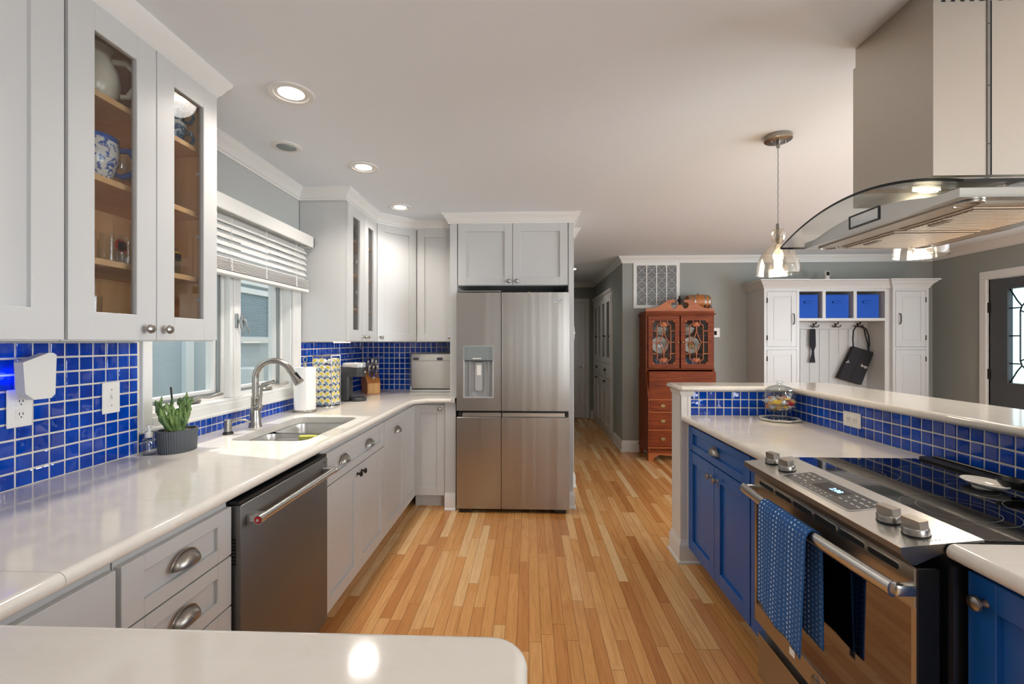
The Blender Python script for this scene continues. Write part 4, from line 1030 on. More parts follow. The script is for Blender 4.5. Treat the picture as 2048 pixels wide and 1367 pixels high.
# door
b = B('steel_warm'); b.plate([rect(.004, RW - .004, .285, .852), rect(.018, RW - .018, .352, .755)], 0, .045, None, XZ)
b.box(.0035, .0045, .0, .05, .285, .852, 'black_plastic'); b.box(RW - .0045, RW - .002, .003, .05, .285, .85, 'black_plastic'); b.box(.006, RW - .006, -.002, .004, .76, .851, 'steel_hood', .001); d = obj('oven_door', b, r_); d.location.y = -.016
b = B('oven_glass'); b.box(.016, RW - .016, .003, .01, .35, .757); obj('door_glass', b, d)
b = B('gap_dark')
for k in range(6): b.plate([rect(.05 + k * .112, .05 + k * .112 + .098, .826, .840, .006, 4)], -.0032, .004, None, XZ)
v_ = obj('vent_slots', b, d)
b = B('steel_bright')
for k in range(6): b.plate([rect(.048 + k * .112, .052 + k * .112 + .098, .824, .842, .008, 4), rect(.05 + k * .112, .05 + k * .112 + .098, .826, .840, .006, 4)], -.0042, .002, None, XZ)
obj('vent_trim', b, d)
b = B('steel_bright'); hp = [(.012 + (RW - .024) * k / 24, -.046 - .014 * math.sin(PI * k / 24), .800) for k in range(25)]
b.tube(hp, .0165, 14, flat=(1.15, .8))
for x in (.012, RW - .012): b.box(x - .011, x + .011, -.046, .002, .786, .814, None, .006, 2)
obj('handle', b, d)
b = B('steel_dark'); R = RX(90); b.rev([(0, 0), (.019, 0), (.0195, .0015), (.0175, .003), (.0165, .002), (0, .0022)], (.385, 0, .317), R, 28); bd = obj('badge', b, d)
text('lettering', 'GE', .017, bd, T(.385, -.0026, .317) @ RX(90), 'steel_bright')
# drawer
b = B('steel_warm'); b.box(.004, RW - .004, -.004, .05, .06, .232, None, .004); b.box(.004, RW - .004, .025, .05, .232, .28, 'black_plastic'); dr_ = obj('storage_drawer', b, r_)
b = B('nickel'); b.plate([rect(.30, .46, .238, .268, .013, 5), rect(.31, .45, .243, .263, .009, 5)], .014, .03, None, XZ); obj('pull', b, dr_)
b = B('steel_bright'); b.box(.004, RW - .004, -.006, .03, .230, .234); obj('edge', b, dr_)
# sloping control panel with undercut
b = B('steel_bright')
b.plate([[(-.055, .886), (-.055, .900), (.13, .921), (.13, .905), (.05, .895), (-.02, .862), (-.03, .862)]], -.001, RW + .001, 'steel_dark', lambda u, v, w: (w, u, v)); 
sl = math.degrees(math.atan2(.021, .185)); PM = T(0, -.055, .900) @ RX(sl)
b.M = PM; b.box(-.001, RW + .001, .0, .186, -.0005, .0015, 'steel_bright'); cp = obj('control_panel', b, r_)
b = B('dark_grey'); b.M = PM; b.plate([rect(.20, .545, .030, .142, .010, 3), rect(.204, .541, .034, .138, .008, 3)], .0015, .003, 'silver_plastic'); b.plate([rect(.204, .541, .034, .138, .008, 3)], .0015, .0022, 'charcoal_band')
b.box(.315, .43, .072, .122, .0022, .0027, 'black_glass'); rnd = random.Random(2)
for x in (.222, .25, .278, .45, .475, .50, .522):
    for y in (.118, .095, .07):
        b.box(x - rnd.uniform(.004, .009), x + rnd.uniform(.004, .009), y, y + .0035, .0022, .0026, 'plastic_white')
for x in (.30, .325, .35, .375, .40, .425):
    for y in (.046, .058): b.box(x - .002, x + .002, y, y + .003, .0022, .0026, 'plastic_white')
ds = obj('display', b, cp)
text('clock', '2:08', .026, ds, PM @ T(.392, .098, .003), 'clock_blue')
for x, y in ((.060, .083), (.157, .080), (.623, .080), (.703, .080)):
    b = B('nickel'); Mk = PM @ T(x, y, .0015) @ RZ(8); b.M = Mk
    b.rev([(0, 0), (.0285, 0), (.0285, .002), (0, .002)], n=28, m='black_plastic')
    b.rev([(.0255, .002), (.027, .004), (.027, .017), (.025, .020), (0, .020)], n=32)
    b.plate([[(-.023, -.012), (.023, -.012), (.0245, 0), (.023, .012), (-.023, .012), (-.0245, 0)]], .020, .039); obj('knob', b, cp)
    b = B('dark_grey'); b.M = Mk
    for a in range(5): b.box(.034 + .001 * a, .038 + .001 * a, -.02 + a * .009, -.017 + a * .009, 0, .0003)
    obj('dial_marks', b, cp)
# glass cooktop
b = B('black_glass'); b.box(.002, RW - .002, .125, .600, .912, .9195, None, .0015); ck = obj('cooktop', b, r_)
b = B('dark_grey')
for x, y, rr in ((.20, .25, .105), (.20, .25, .07), (.56, .25, .12), (.56, .25, .085), (.20, .48, .08), (.56, .48, .08), (.38, .46, .06)):
    b.rev([(rr - .0007, .9195), (rr + .0007, .9195), (rr + .0007, .9198), (rr - .0007, .9198)], (x, y, 0), None, 48)
obj('burner_ring', b, ck)
b = B('black_plastic'); b.box(.01, RW - .01, .603, .668, .912, .932, None, .006, 2); b.box(.05, RW - .05, .618, .626, .932, .9325, 'gap_dark'); b.box(.03, RW - .03, .64, .655, .932, .938, None, .002); obj('rear_vent', b, r_)
b = B('black_metal'); b.box(-.003, .002, .10, .60, .9125, .916); b.box(RW - .002, RW + .003, .12, .60, .9125, .916); obj('edge_trim', b, r_)
# towel over the oven handle
o = thing('tea_towel', 'blue tea towel with rows of white dots hanging over the oven door handle', 'towel', RG @ T(.34, -.074, .80))
def tw(u, w):
    # u across, w from front hem over the bar to the rear hem
    Lf, Lr, rb = .335, .30, .022; s = w * (Lf + Lr + PI * rb); xx = -.135 + .27 * u
    fl = .005 * math.sin(u * 9 + 1) + .002 * math.sin(u * 21)
    if s < Lf: t = 1 - s / Lf; return (xx * (1 - .05 * t) - .012 * t + .0, -rb - .004 - .004 * t + fl * t * .9, -(Lf - s) - .03 * t * u)
    s -= Lf
    if s < PI * rb: a = s / rb; return (xx, -rb * math.cos(a) - .002, rb * math.sin(a))
    s -= PI * rb; t = s / Lr; return (xx * (1 - .02 * t) + .014 * t, rb - .004 * t - .4 * fl * t, -s - .02 * t * u)
b = B('towel_cloth'); b.grid(tw, 40, 60, uv=lambda u, w: (u * 1.0, w * 1.9)); 
ob = obj('cloth', b, o, angle=80); sm = ob.modifiers.new('thickness', 'SOLIDIFY'); sm.thickness = .004; sm.offset = 0
b = B('paper'); b.box(.06, .085, -.03, -.028, -.385, -.365); obj('care_tag', b, o)
# spoon rest
Ms = RG @ T(.36, .515, .9197)
o = thing('spoon_rest', 'white shallow spoon rest on the back of the black cooktop', 'spoon rest', Ms)
b = B('white_ceramic'); b.rev([(0, .002), (.03, .002), (.05, .012), (.055, .018), (.052, .020), (.046, .014), (.028, .006), (0, .005)], n=32, sx=1.25, sy=.85); b.rev([(.03, 0), (.03, .004), (0, .004), (0, 0)], n=24); obj('dish', b, o)
o = thing('ladle', 'black ladle lying along the rear vent of the range', 'ladle', RG @ T(.44, .575, .9205))
b = B('black_plastic'); b.tube([(-.01, -.02, .03), (.05, .0, .028), (.12, .02, .022), (.20, .04, .020), (.30, .045, .022)], [.011, .009, .007, .008, .007], 10); b.rev([(0, 0), (.022, .004), (.034, .02), (.035, .026), (.031, .022), (.02, .008), (0, .004)], (-.03, -.03, .012), None, 22); obj('ladle', b, o)
# candy jar
MJ = F(1.462, 2.715, CT)
o = thing('trivet_dish', 'white scalloped dish with blue pattern under the candy jar', 'dish', MJ)
b = B('white_ceramic'); rib = lambda a: 1 + .06 * math.cos(a * 8)
b.rev([(0, 0), (.085, 0), (.10, .006), (.107, .014), (.105, .016), (.096, .010), (.08, .005), (0, .005)], n=96, rib=rib); b.rev([(0, .0052), (.076, .0052), (.09, .0095), (.09, .0102), (.076, .006), (0, .006)], n=48, m='willow_china'); obj('dish', b, o)
o = thing('candy_jar', 'round clear glass candy jar with a lid, full of wrapped sweets', 'jar', MJ @ T(0, 0, .0075))
b = B('clear_glass'); ob_ = [(0, 0), (.062, 0), (.066, .004), (.06, .012), (.042, .02), (.042, .03), (.06, .045), (.083, .075), (.091, .105), (.086, .135), (.07, .158), (.066, .165), (.069, .17)]
ib = [(.066, .17), (.063, .165), (.067, .157), (.083, .134), (.088, .105), (.08, .077), (.057, .049), (.03, .042), (0, .04)]
b.rev(ob_ + ib, n=40); obj('bowl', b, o)
b = B('lid_glass'); b.rev([(.072, .168), (.075, .171), (.074, .177), (.05, .19), (.026, .198), (.016, .202), (.013, .207), (.02, .211), (.022, .217), (.018, .223), (0, .225)], n=36); b.rev([(.068, .17), (.048, .186), (.02, .195), (0, .197)], n=36); obj('lid', b, o)
rnd = random.Random(11); kinds = {}
def candy(kind):
    if kind in ('candy_red', 'candy_yellow', 'candy_orange'):
        b = B(kind); b.box(-.016, .016, -.012, .012, -.007, .007, None, .003); b.box(-.022, -.016, -.011, .011, -.001, .001); b.box(.016, .022, -.011, .011, -.001, .001)
    elif kind == 'candy_tan':
        b = B(kind); b.rev([(0, -.011), (.014, -.011), (.0155, .011), (0, .011)], n=20); b.rev([(.0, .011), (.0155, .011), (.0155, .013), (0, .013)], n=16, m='candy_silver')
    else:
        b = B(kind); b.sph((0, 0, 0), .015, None, 14, 8, (1.2, 1, .7)); b.tube([(.016, 0, 0), (.026, .002, .004)], [.003, .008], 8); b.tube([(-.016, 0, 0), (-.026, -.002, -.004)], [.003, .008], 8)
    return b
LB = {'candy_red': 'red wrapped sweet in the glass jar', 'candy_yellow': 'yellow wrapped sweet in the glass jar', 'candy_orange': 'orange wrapped sweet in the glass jar', 'candy_tan': 'tan chocolate cup sweet in the glass jar', 'candy_silver': 'silver foil sweet in the glass jar'}
order = ['candy_silver', 'candy_tan', 'candy_yellow', 'candy_silver', 'candy_red', 'candy_tan', 'candy_silver', 'candy_orange']
n_ = 0
for ring, (rr, z, cnt) in enumerate(((.022, .062, 4), (.052, .078, 9), (.066, .102, 12), (.03, .092, 6), (.045, .118, 8))):
    for k in range(cnt):
        a = 2 * PI * k / cnt + ring * .7; kd = order[n_ % 8]; n_ += 1
        M = MJ @ T(rr * math.cos(a), rr * math.sin(a), z + .0075 + rnd.uniform(-.004, .004)) @ RZ(rnd.uniform(0, 360)) @ RX(rnd.uniform(-70, 70))
        if kd not in kinds:
            o = obj('sweet', candy(kd)); tag(o, LB[kd], 'sweet', LB[kd].replace('sweet', 'sweets', 1)); kinds[kd] = o; o.location = M.to_translation(); o.rotation_euler = M.to_euler()
        else: dup(kinds[kd], M)
# ---------------------------------------------------------------- island hood
HX, HY = 1.34, 1.535
h_ = thing('island_hood', 'stainless island range hood with a curved glass canopy', 'range hood', F(HX, HY, 1.735))
Mi = F(HX, HY, 1.735).inverted()
def hb(m):
    b = B(m); b.M = Mi; return b
arcz = lambda y: 1.842 - .085 * ((y - HY) / .40) ** 2
b = hb('steel_hood'); b.plate([rect(1.185, 1.495, 1.38, 1.71)], 1.86, 2.368); b.plate([rect(1.19, 1.49, 1.385, 1.705)], 2.368, 2.4395); ch = obj('chimney', b, h_)
b = hb('steel_dark'); b.box(1.336, 1.344, 1.3775, 1.381, 1.86, 2.44); b.box(1.346, 1.349, 1.378, 1.381, 1.86, 2.368, 'gap_dark'); 
for z in (2.30, 2.12, 1.95): b.rev([(0, 0), (.0022, 0), (0, .002)], (1.34, 1.3775, z), RX(90), 8, 'gap_dark')
obj('seam', b, ch)
b = hb('gap_dark')
for k in range(10):
    x = 1.215 + k * .027
    if abs(x - 1.34) < .014: continue
    b.plate([[(x - .007, 2.366), (x + .009, 2.366), (x + .003, 2.382)]], 1.382, 1.3845, None, XZ)
obj('vent_slots', b, ch)
# body under the glass
b = hb('steel_bright'); ys = [1.205 + .655 * k / 20 for k in range(21)]
prof = [(1.205, 1.742)] + [(y, arcz(y) - .042) for y in ys] + [(1.86, 1.742)]
prof[1:-1] = [(y, max(z, 1.766)) for y, z in prof[1:-1]]
b.plate([prof], 1.10, 1.58, None, YZ); bo = obj('body', b, h_)
b = hb('steel_hood'); b.box(1.13, 1.55, 1.25, 1.815, 1.738, 1.744)
for y0 in (1.275, 1.545):
    b.box(1.20, 1.48, y0, y0 + .25, 1.733, 1.74, 'steel_dark', .003)
    for k in range(15): b.box(1.21, 1.47, y0 + .012 + k * .0155, y0 + .021 + k * .0155, 1.7295, 1.734, 'steel_bright', .002)
fl_ = obj('grease_filter', b, h_)
for y0 in (1.30, 1.57): obj('filter_latch', hb('nickel').box(1.225, 1.245, y0 + .08, y0 + .15, 1.726, 1.731, None, .003), fl_)
for x, y in ((1.165, 1.255), (1.165, 1.815), (1.515, 1.815), (1.515, 1.255)):
    b = hb('nickel'); b.rev([(.034, 0), (.034, -.004), (.026, -.005), (.024, -.001), (0, -.001)], (x, y, 1.741), None, 28); b.rev([(0, -.0015), (.022, -.0015), (.022, -.0025), (0, -.0025)], (x, y, 1.741), None, 24, 'pane_glass'); obj('hood_light', b, h_)
b = hb('chrome'); b.plate([rect(1.475, 1.60, 1.762, 1.796)], 1.0985, 1.101, None, YZ); b.plate([rect(1.47, 1.605, 1.757, 1.801), rect(1.475, 1.60, 1.762, 1.796)], 1.097, 1.101, 'dark_grey', YZ); obj('control_display', b, h_)
# curved glass canopy
b = hb('hood_glass'); n_ = 32; i = b.mi(None); ie = b.mi('hood_glass_edge'); up = []; dn = []
ya = [1.135 + .80 * k / n_ for k in range(n_ + 1)]
for y in ya:
    up.append([b.v((x, y, arcz(y) + .008)) for x in (1.045, 1.635)]); dn.append([b.v((x, y, arcz(y))) for x in (1.045, 1.635)])
for k in range(n_):
    b.f([up[k][0], up[k][1], up[k + 1][1], up[k + 1][0]], i); b.f([dn[k][0], dn[k + 1][0], dn[k + 1][1], dn[k][1]], i)
    for q in (0, 1): b.f([up[k][q], up[k + 1][q], dn[k + 1][q], dn[k][q]], ie)
b.f([up[0][0], up[0][1], dn[0][1], dn[0][0]], ie); b.f([up[-1][0], up[-1][1], dn[-1][1], dn[-1][0]], ie)
obj('glass_canopy', b, h_, angle=50)
# ---------------------------------------------------------------- pendants
def pendant(label, x, y, zb, zbulb):
    t = thing('pendant_light', label, 'pendant light', F(x, y, ZC))
    b = B('dark_grey'); b.rev([(0, -.001), (.066, -.001), (.066, -.022), (.06, -.026), (0, -.026)], n=36, m='nickel'); b.rev([(.009, -.026), (.009, -.06), (.0, -.06)], n=12, m='nickel')
    for s_ in (-1, 1): b.sph((s_ * .035, 0, -.029), .005, 'nickel', 8, 6)
    obj('canopy', b, t)
    zt = zb - ZC
    b = B('silver_plastic'); b.tube([(.0012 * math.sin(k * 2.1), .0012 * math.cos(k * 2.1), -.05 + (zt + .255 + .05) * k / 30) for k in range(31)], .0032, 6); obj('cord', b, t)
    b = B('nickel'); b.rev([(0, .265), (.010, .262), (.011, .235), (.012, .16), (.018, .155), (.018, .105), (0, .105)], (0, 0, zt), None, 18); obj('socket', b, t)
    b = B('lamp_glass'); pr = [(.012, .238), (.030, .228), (.038, .205), (.032, .18), (.022, .165), (.03, .155), (.045, .145), (.075, .115), (.092, .075), (.101, .03), (.103, 0)]
    b.rev(pr + [(r - .003, z) for r, z in pr[::-1]], (0, 0, zt), None, 40); obj('glass_shade', b, t)
    b = B('bulb'); b.rev([(0, .10), (.010, .10), (.012, .085), (.021, .058), (.017, .040), (0, .033)], (0, 0, zt), None, 20); obj('bulb', b, t)
    lamp('pendant_glow', 'POINT', (x, y, zb - .02), 5, (1.0, .84, .62), shadow_soft_size=.05)
pendant('bell-shaped clear glass pendant hanging in full view over the island corner', 1.293, 2.413, 1.723, 0)
pendant('clear glass pendant showing only its shade below the range hood', 1.83, 2.20, 1.772, 0)
# ================================================================== CEILING FIXTURES
def downlight(label, x, y, r, energy):
    t = thing('recessed_light', label, 'ceiling light', F(x, y, ZC))
    b = B('trim_white'); b.rev([(r, 0), (r, -.003), (r * .95, -.007), (r * .78, -.008), (r * .74, -.007), (r * .72, -.003), (r * .5, -.0015), (r * .5, 0)], n=48); obj('trim_ring', b, t)
    b = B('lamp_disc'); b.rev([(0, -.0022), (r * .55, -.0022), (r * .55, -.0012), (0, -.0012)], n=40); obj('lens', b, t)
    lamp('downlight_glow', 'SPOT', (x, y, ZC - .02), energy, (1.0, .93, .84), (0, 0, -1), spot_size=2.5, spot_blend=.9, shadow_soft_size=.07)
downlight('round recessed ceiling light nearest the camera, biggest of the three', -1.02, 1.917, .095, 38)
downlight('round recessed ceiling light in the middle of the row of three', -1.01, 2.745, .088, 38)
downlight('round recessed ceiling light above the corner cabinet, smallest of the three', -1.02, 3.571, .088, 28)
t = thing('ceiling_speaker', 'round white ceiling fitting with a grey mesh centre between the first two lights', 'ceiling speaker', F(-1.325, 2.44, ZC))
b = B('trim_white'); b.rev([(.078, 0), (.078, -.003), (.07, -.007), (.052, -.007), (.05, -.002), (0, -.002)], n=40); obj('ring', b, t)
b = B('grey_alu'); b.rev([(0, -.009), (.045, -.0075), (.051, -.004), (.051, -.002), (0, -.002)], n=32); obj('mesh', b, t)

# ================================================================== FAR WALL
FY = 5.75
t = thing('return_air_grille', 'white return-air grille high on the grey wall above the secretary', 'vent grille', F(1.59, FY, 2.08))
b = B('trim_white'); b.plate([rect(-.285, .285, -.287, .287), rect(-.245, .245, -.247, .247)], -.012, 0, None, XZ); obj('frame', b, t)
obj('backing', B('dark_grey').box(-.25, .25, -.003, -.0005, -.25, .25), t)
b = B('trim_white')
for k in range(32): 
    b.M = T(0, -.007, -.24 + k * .0155) @ RX(35); b.box(-.247, .247, -.0045, .0045, -.0008, .0008)
obj('louvres', b, t)
b = B('trim_white')
for x in (-.1225, 0, .1225): b.box(x - .006, x + .006, -.013, -.008, -.247, .247)
for x in range(4):
    for z in range(4):
        cx, cz = -.1838 + x * .1225, -.184 + z * .1235
        b.tube([(cx - .06, -.012, cz - .06), (cx + .06, -.012, cz + .06)], .0025, 4); b.tube([(cx - .06, -.012, cz + .06), (cx + .06, -.012, cz - .06)], .0025, 4)
obj('lattice', b, t)
t = thing('thermostat', 'white thermostat with a dark screen on the grey wall right of the secretary', 'thermostat', F(2.325, FY, 1.488))
b = B('plastic_white'); b.box(-.04, .04, -.022, 0, -.06, .06, None, .006); obj('housing', b, t); b = B('black_glass'); b.box(-.032, .0, -.0235, -.02, -.03, .02); obj('screen', b, t)

# ---------------------------------------------------------------- secretary desk
SM_ = F(1.372, 5.295, 0)
s_ = thing('secretary_desk', 'tall cherry wood secretary desk with fretwork glass doors', 'secretary desk', SM_)
SW, SD = .80, .445
b = B('cherry')
side = [(.0, .10), (.0, .715), (.125, 1.045), (SD, 1.045), (SD, .10)]
for x0 in (0, SW - .022): b.plate([side], x0, x0 + .022, None, YZ)
b.box(.02, SW - .02, .03, SD, .10, 1.03); b.box(-.008, SW + .008, -.008, SD, .095, .125, 'cherry', .004)
for z in (.155, .36, .565, .708): b.box(0, SW, -.004, .03, z - .008, z + .008, 'cherry_light', .002)
obj('carcass', b, s_)
b = B('cherry'); b.plate([[(.001, .716), (.120, 1.030), (.140, 1.024), (.02, .712)]], .024, SW - .024, None, YZ); sf = obj('drop_front', b, s_)
b = B('brass'); b.rev([(0, 0), (.007, 0), (.006, .004), (0, .005)], (.40, .112, 1.01), RX(90), 12); obj('lock', b, sf)
for z0, z1 in ((.165, .352), (.37, .557), (.575, .70)):
    b = B('cherry'); b.box(.022, SW - .022, -.001, .03, z0, z1, None, .003); d = obj('drawer', b, s_)
    for x in (.17, .63):
        b = B('brass'); zc = (z0 + z1) / 2; b.rev([(0, 0), (.03, 0), (.027, .004), (0, .005)], (x, -.001, zc), RX(90), 20, sx=1, sy=.62); b.tube([(x + .022 * math.cos(a * PI / 8), -.008 - .004 * math.sin(a * PI / 8), zc - .003 - .016 * math.sin(a * PI / 8)) for a in range(9)], .0025, 6); obj('drawer_pull', b, d)
b = B('cherry_light')
b.plate([[(0, .10), (0, 0), (.05, 0), (.07, .04), (.13, .075), (.25, .06), (.40, .085), (.55, .06), (.67, .075), (.73, .04), (.75, 0), (.80, 0), (.80, .10)]], -.004, .02, None, XZ); obj('apron', b, s_)
for x in (0, SW - .05):
    for y in (.0, SD - .05): obj('leg', B('cherry_light').box(x, x + .05, y, y + .05, 0, .10, None, .004), s_)
# hutch
HY0 = .125
b = B('cherry'); b.box(.004, .024, HY0, SD - .01, 1.045, 1.70); b.box(SW - .024, SW - .004, HY0, SD - .01, 1.045, 1.70); b.box(.024, SW - .024, SD - .022, SD - .01, 1.045, 1.70); b.box(.024, SW - .024, HY0, SD - .01, 1.68, 1.70); b.box(.0, SW, HY0 - .012, SD, 1.045, 1.06, None, .004)
for z in (1.235, 1.455): b.box(.024, SW - .024, HY0 + .03, SD - .02, z - .012, z)
b.box(-.014, SW + .014, HY0 - .018, SD, 1.690, 1.708, None, .006)
b.box(.004, SW - .004, HY0 - .004, SD, 1.708, 1.735, None, .003); obj('hutch', b, s_)
def sw(xs):  # swan-neck half outline, x measured from centre
    return [(.40, 1.735), (.395, 1.765), (.30, 1.77), (.245, 1.79), (.20, 1.822), (.15, 1.856), (.10, 1.872), (.06, 1.868), (.045, 1.85), (.055, 1.838), (.085, 1.836), (.105, 1.815), (.10, 1.785), (.075, 1.765), (.045, 1.768), (.03, 1.80), (.02, 1.815), (.0, 1.818)]
R_ = [(SW / 2 + x, z) for x, z in sw(0)]; L_ = [(SW / 2 - x, z) for x, z in sw(0)]
b = B('cherry_light'); b.plate([L_ + R_[::-1][1:]], HY0, HY0 + .022, None, XZ); pe = obj('pediment', b, s_)
b = B('bronze'); b.rev([(0, 0), (.020, 0), (.012, .012), (.008, .025), (.022, .042), (.026, .055), (.018, .068), (.008, .075), (.012, .085), (.003, .105), (0, .107)], (SW / 2, HY0 + .01, 1.81), None, 18); obj('finial', b, pe)
for x0, x1, kx in ((.03, .392, .372), (.408, .77, .428)):
    b = B('cherry'); r = .052; z0, z1 = 1.062, 1.676
    b.plate([rect(x0, x1, z0, z1), rect(x0 + r, x1 - r, z0 + r, z1 - r)], HY0 - .016, HY0, None, XZ); d = obj('door', b, s_)
    g = B('cabinet_glass'); g.box(x0 + r - .003, x1 - r + .003, HY0 - .004, HY0 - .001, z0 + r - .003, z1 - r + .003); obj('glass_pane', g, d)
    b = B('cherry_light'); cx, cz = (x0 + x1) / 2, (z0 + z1) / 2; w, h = (x1 - x0) / 2 - r, (z1 - z0) / 2 - r
    U = lambda pts, rr=.0065: b.tube([(cx + u * w, HY0 - .009, cz + v * h) for u, v in pts], rr, 6, flat=(1, 1))
    for q in (-1, 1):
        U([(q * .62, -.50), (q * .62, .50)])
        for v in (-.52, 0, .52): U([(q * 1.0, v), (q * (.62 if v else .42), v)])
        U([(q * .30, 1), (q * .30, .82)]); U([(q * .30, -1), (q * .30, -.82)])
        for p in (-1, 1):
            U([(q * .62, p * .52), (q * .56, p * .60), (q * .62, p * .70), (q * .58, p * .78), (q * .40, p * .84), (q * .22, p * .82), (q * .10, p * .74)])
            U([(0, p * .60), (q * .06, p * .42), (q * .16, p * .26), (q * .30, p * .12), (q * .46, 0)])
            b.sph((cx + q * .95 * w, HY0 - .008, cz + p * .97 * h), .016, None, 10, 6, (1, .4, 1))
    for p in (-1, 1):
        U([(0, p * .60), (0, p * .80)], .008); b.sph((cx, HY0 - .009, cz + p * .84 * h), .030, None, 14, 8, (1, .3, 1)); b.sph((cx - .025, HY0 - .009, cz + p * .78 * h), .018, None, 10, 8, (1, .3, 1)); b.sph((cx + .025, HY0 - .009, cz + p * .78 * h), .018, None, 10, 8, (1, .3, 1))
    obj('fretwork', b, d)
    b = B('brass'); b.rev([(0, 0), (.008, 0), (.005, .008), (.009, .014), (0, .018)], (kx, HY0 - .016, cz), RX(90), 14); obj('knob', b, d)
def inhutch(x, z, y=.27): return SM_ @ T(x, y, z)
for x, lb in ((.21, 'white china tureen on the top shelf behind the left fretwork door'), (.53, 'white china tureen on the top shelf behind the right fretwork door')):
    o = obj('tureen', B('white_ceramic').rev([(0, 0), (.04, 0), (.035, .01), (.06, .03), (.08, .07), (.078, .085), (.06, .105), (.02, .12), (.012, .135), (0, .137)], n=28, sx=1.1), None, inhutch(x, 1.455).to_translation()); tag(o, lb, 'tureen')
for x, lb, mm in ((.20, 'white plate with a silver medallion on the middle shelf behind the left fretwork door', 'candy_silver'), (.575, 'white plate with a gold medallion on the middle shelf behind the right fretwork door', 'brass')):
    b = B('white_ceramic'); b.M = RX(82); b.rev([(0, 0), (.07, 0), (.10, .008), (.10, .012), (.07, .004), (0, .004)], n=32); b.rev([(0, .004), (.045, .004), (.04, .007), (0, .008)], n=24, m=mm)
    o = obj('plate', b, None, (inhutch(x, 1.335, .25)).to_translation()); tag(o, lb, 'plate')
for x, lb in ((.21, 'blue patterned box on the bottom shelf behind the left fretwork door'), (.56, 'blue patterned box on the bottom shelf behind the right fretwork door')):
    o = obj('box', B('book_blue').box(-.075, .075, -.02, .02, 0, .115, None, .003).box(-.07, .07, -.0215, -.02, .06, .11, 'willow_china'), None, inhutch(x, 1.061, .22).to_translation()); tag(o, lb, 'box')
# barrel
BM = SM_ @ T(.655, .25, 1.735)
o = thing('wooden_barrel', 'small wooden barrel with metal hoops on top of the secretary', 'barrel', BM)
zc = .118; R = RY(90)
b = B('barrel_wood'); b.rev([(0, -.125), (.072, -.125), (.075, -.13), (.078, -.125), (.086, -.07), (.091, 0), (.086, .07), (.078, .125), (.075, .13), (.072, .125), (0, .125)], (0, 0, zc), R, 36); obj('staves', b, o)
for x in (-.11, -.06, .06, .11):
    rr = .091 - .013 * (abs(x) / .125) ** 1.6; b = B('nickel'); b.rev([(rr - .004, -.009), (rr + .002, -.009), (rr + .002, .009), (rr - .004, .009)], (x, 0, zc), R, 36); obj('hoop', b, o)
b = B('black_plastic'); b.cyl((.118, -.01, .035), (.165, -.02, .03), .008, None, 10); b.cyl((.15, -.018, .03), (.15, -.018, .075), .006, None, 8); b.sph((0, 0, zc + .093), .009, None, 10, 6); obj('tap', b, o)
b = B('bronze')
for x in (-.07, .07): b.box(x - .02, x + .02, -.07, .07, 0, .035, None, .003)
obj('cradle', b, o)
# ---------------------------------------------------------------- built-in hall cabinet: local x runs towards the camera
HM = F(1.169, 8.16, 0, -90)
c_ = thing('hall_cabinet', 'white built-in hall cabinet with narrow glass doors, beyond the refrigerator', 'cabinet', HM)
HW = 1.79
b = B('trim_white'); b.plate([rect(0, HW, 0, 2.11), rect(.07, HW - .07, .08, 2.03)], -.022, 0, None, XZ); b.sweep([(0, -.022), (HW, -.022)], [(0, 2.08), (.015, 2.09), (.02, 2.13), (0, 2.13)]); b.box(.07, HW - .07, -.006, 0, .08, 2.03); obj('case', b, c_)
nd = 4; wd = (HW - .14) / nd
for k in range(nd):
    x0 = .07 + k * wd; b = B('trim_white'); r = .085
    b.plate([rect(x0 + .002, x0 + wd - .002, 1.06, 2.025), rect(x0 + r, x0 + wd - r, 1.06 + .09, 2.025 - .07)], -.030, -.006, None, XZ); d = obj('door', b, c_)
    obj('glass_pane', B('black_glass').box(x0 + r - .002, x0 + wd - r + .002, -.016, -.012, 1.148, 1.957), d)
    knob(d, x0 + (wd - .04 if k % 2 == 0 else .04), 1.46, y=-.03, m='bronze', r=.013)
for k in range(2):
    x0 = .07 + k * (HW - .14) / 2; w2 = (HW - .14) / 2
    b = B('trim_white'); b.box(x0 + .002, x0 + w2 - .002, -.03, -.006, .84, 1.052, None, .003); d = obj('drawer', b, c_); cup_pull(d, x0 + w2 * .5, .945, y=-.03, m='bronze')
for k in range(nd):
    x0 = .07 + k * wd; b = B('trim_white'); shaker(b, x0 + .002, x0 + wd - .002, .09, .832, .07, y=-.010); d = obj('door', b, c_); knob(d, x0 + (wd - .04 if k % 2 == 0 else .04), .79, y=-.03, m='bronze', r=.013)
# ---------------------------------------------------------------- hall tree
TM = F(2.70, 5.345, 0)
t_ = thing('hall_tree', 'white built-in hall tree with two tall cupboards, cubbies and coat hooks', 'hall tree', TM)
TWD, D_ = 1.83, .405
for x0, nm in ((0, 'l'), (TWD - .395, 'r')):
    b = B('cabinet_white'); b.box(x0, x0 + .395, 0, D_ - .001, 0, 2.0)
    b.plate([rect(x0, x0 + .395, 0, 2.0), rect(x0 + .03, x0 + .365, .12, 1.285), rect(x0 + .03, x0 + .365, 1.315, 1.955)], -.012, 0, None, XZ); tw_ = obj('cupboard', b, t_)
    for z0, z1 in ((.125, 1.28), (1.32, 1.95)):
        b = B('cabinet_white'); x_0, x_1 = x0 + .033, x0 + .362
        shaker(b, x_0, x_1, z0, z1, .055, th=.014, rec=.006, y=0); b.box(x_0 + .075, x_1 - .075, -.011, -.004, z0 + .075, z1 - .075, None, .003); d = obj('door', b, tw_)
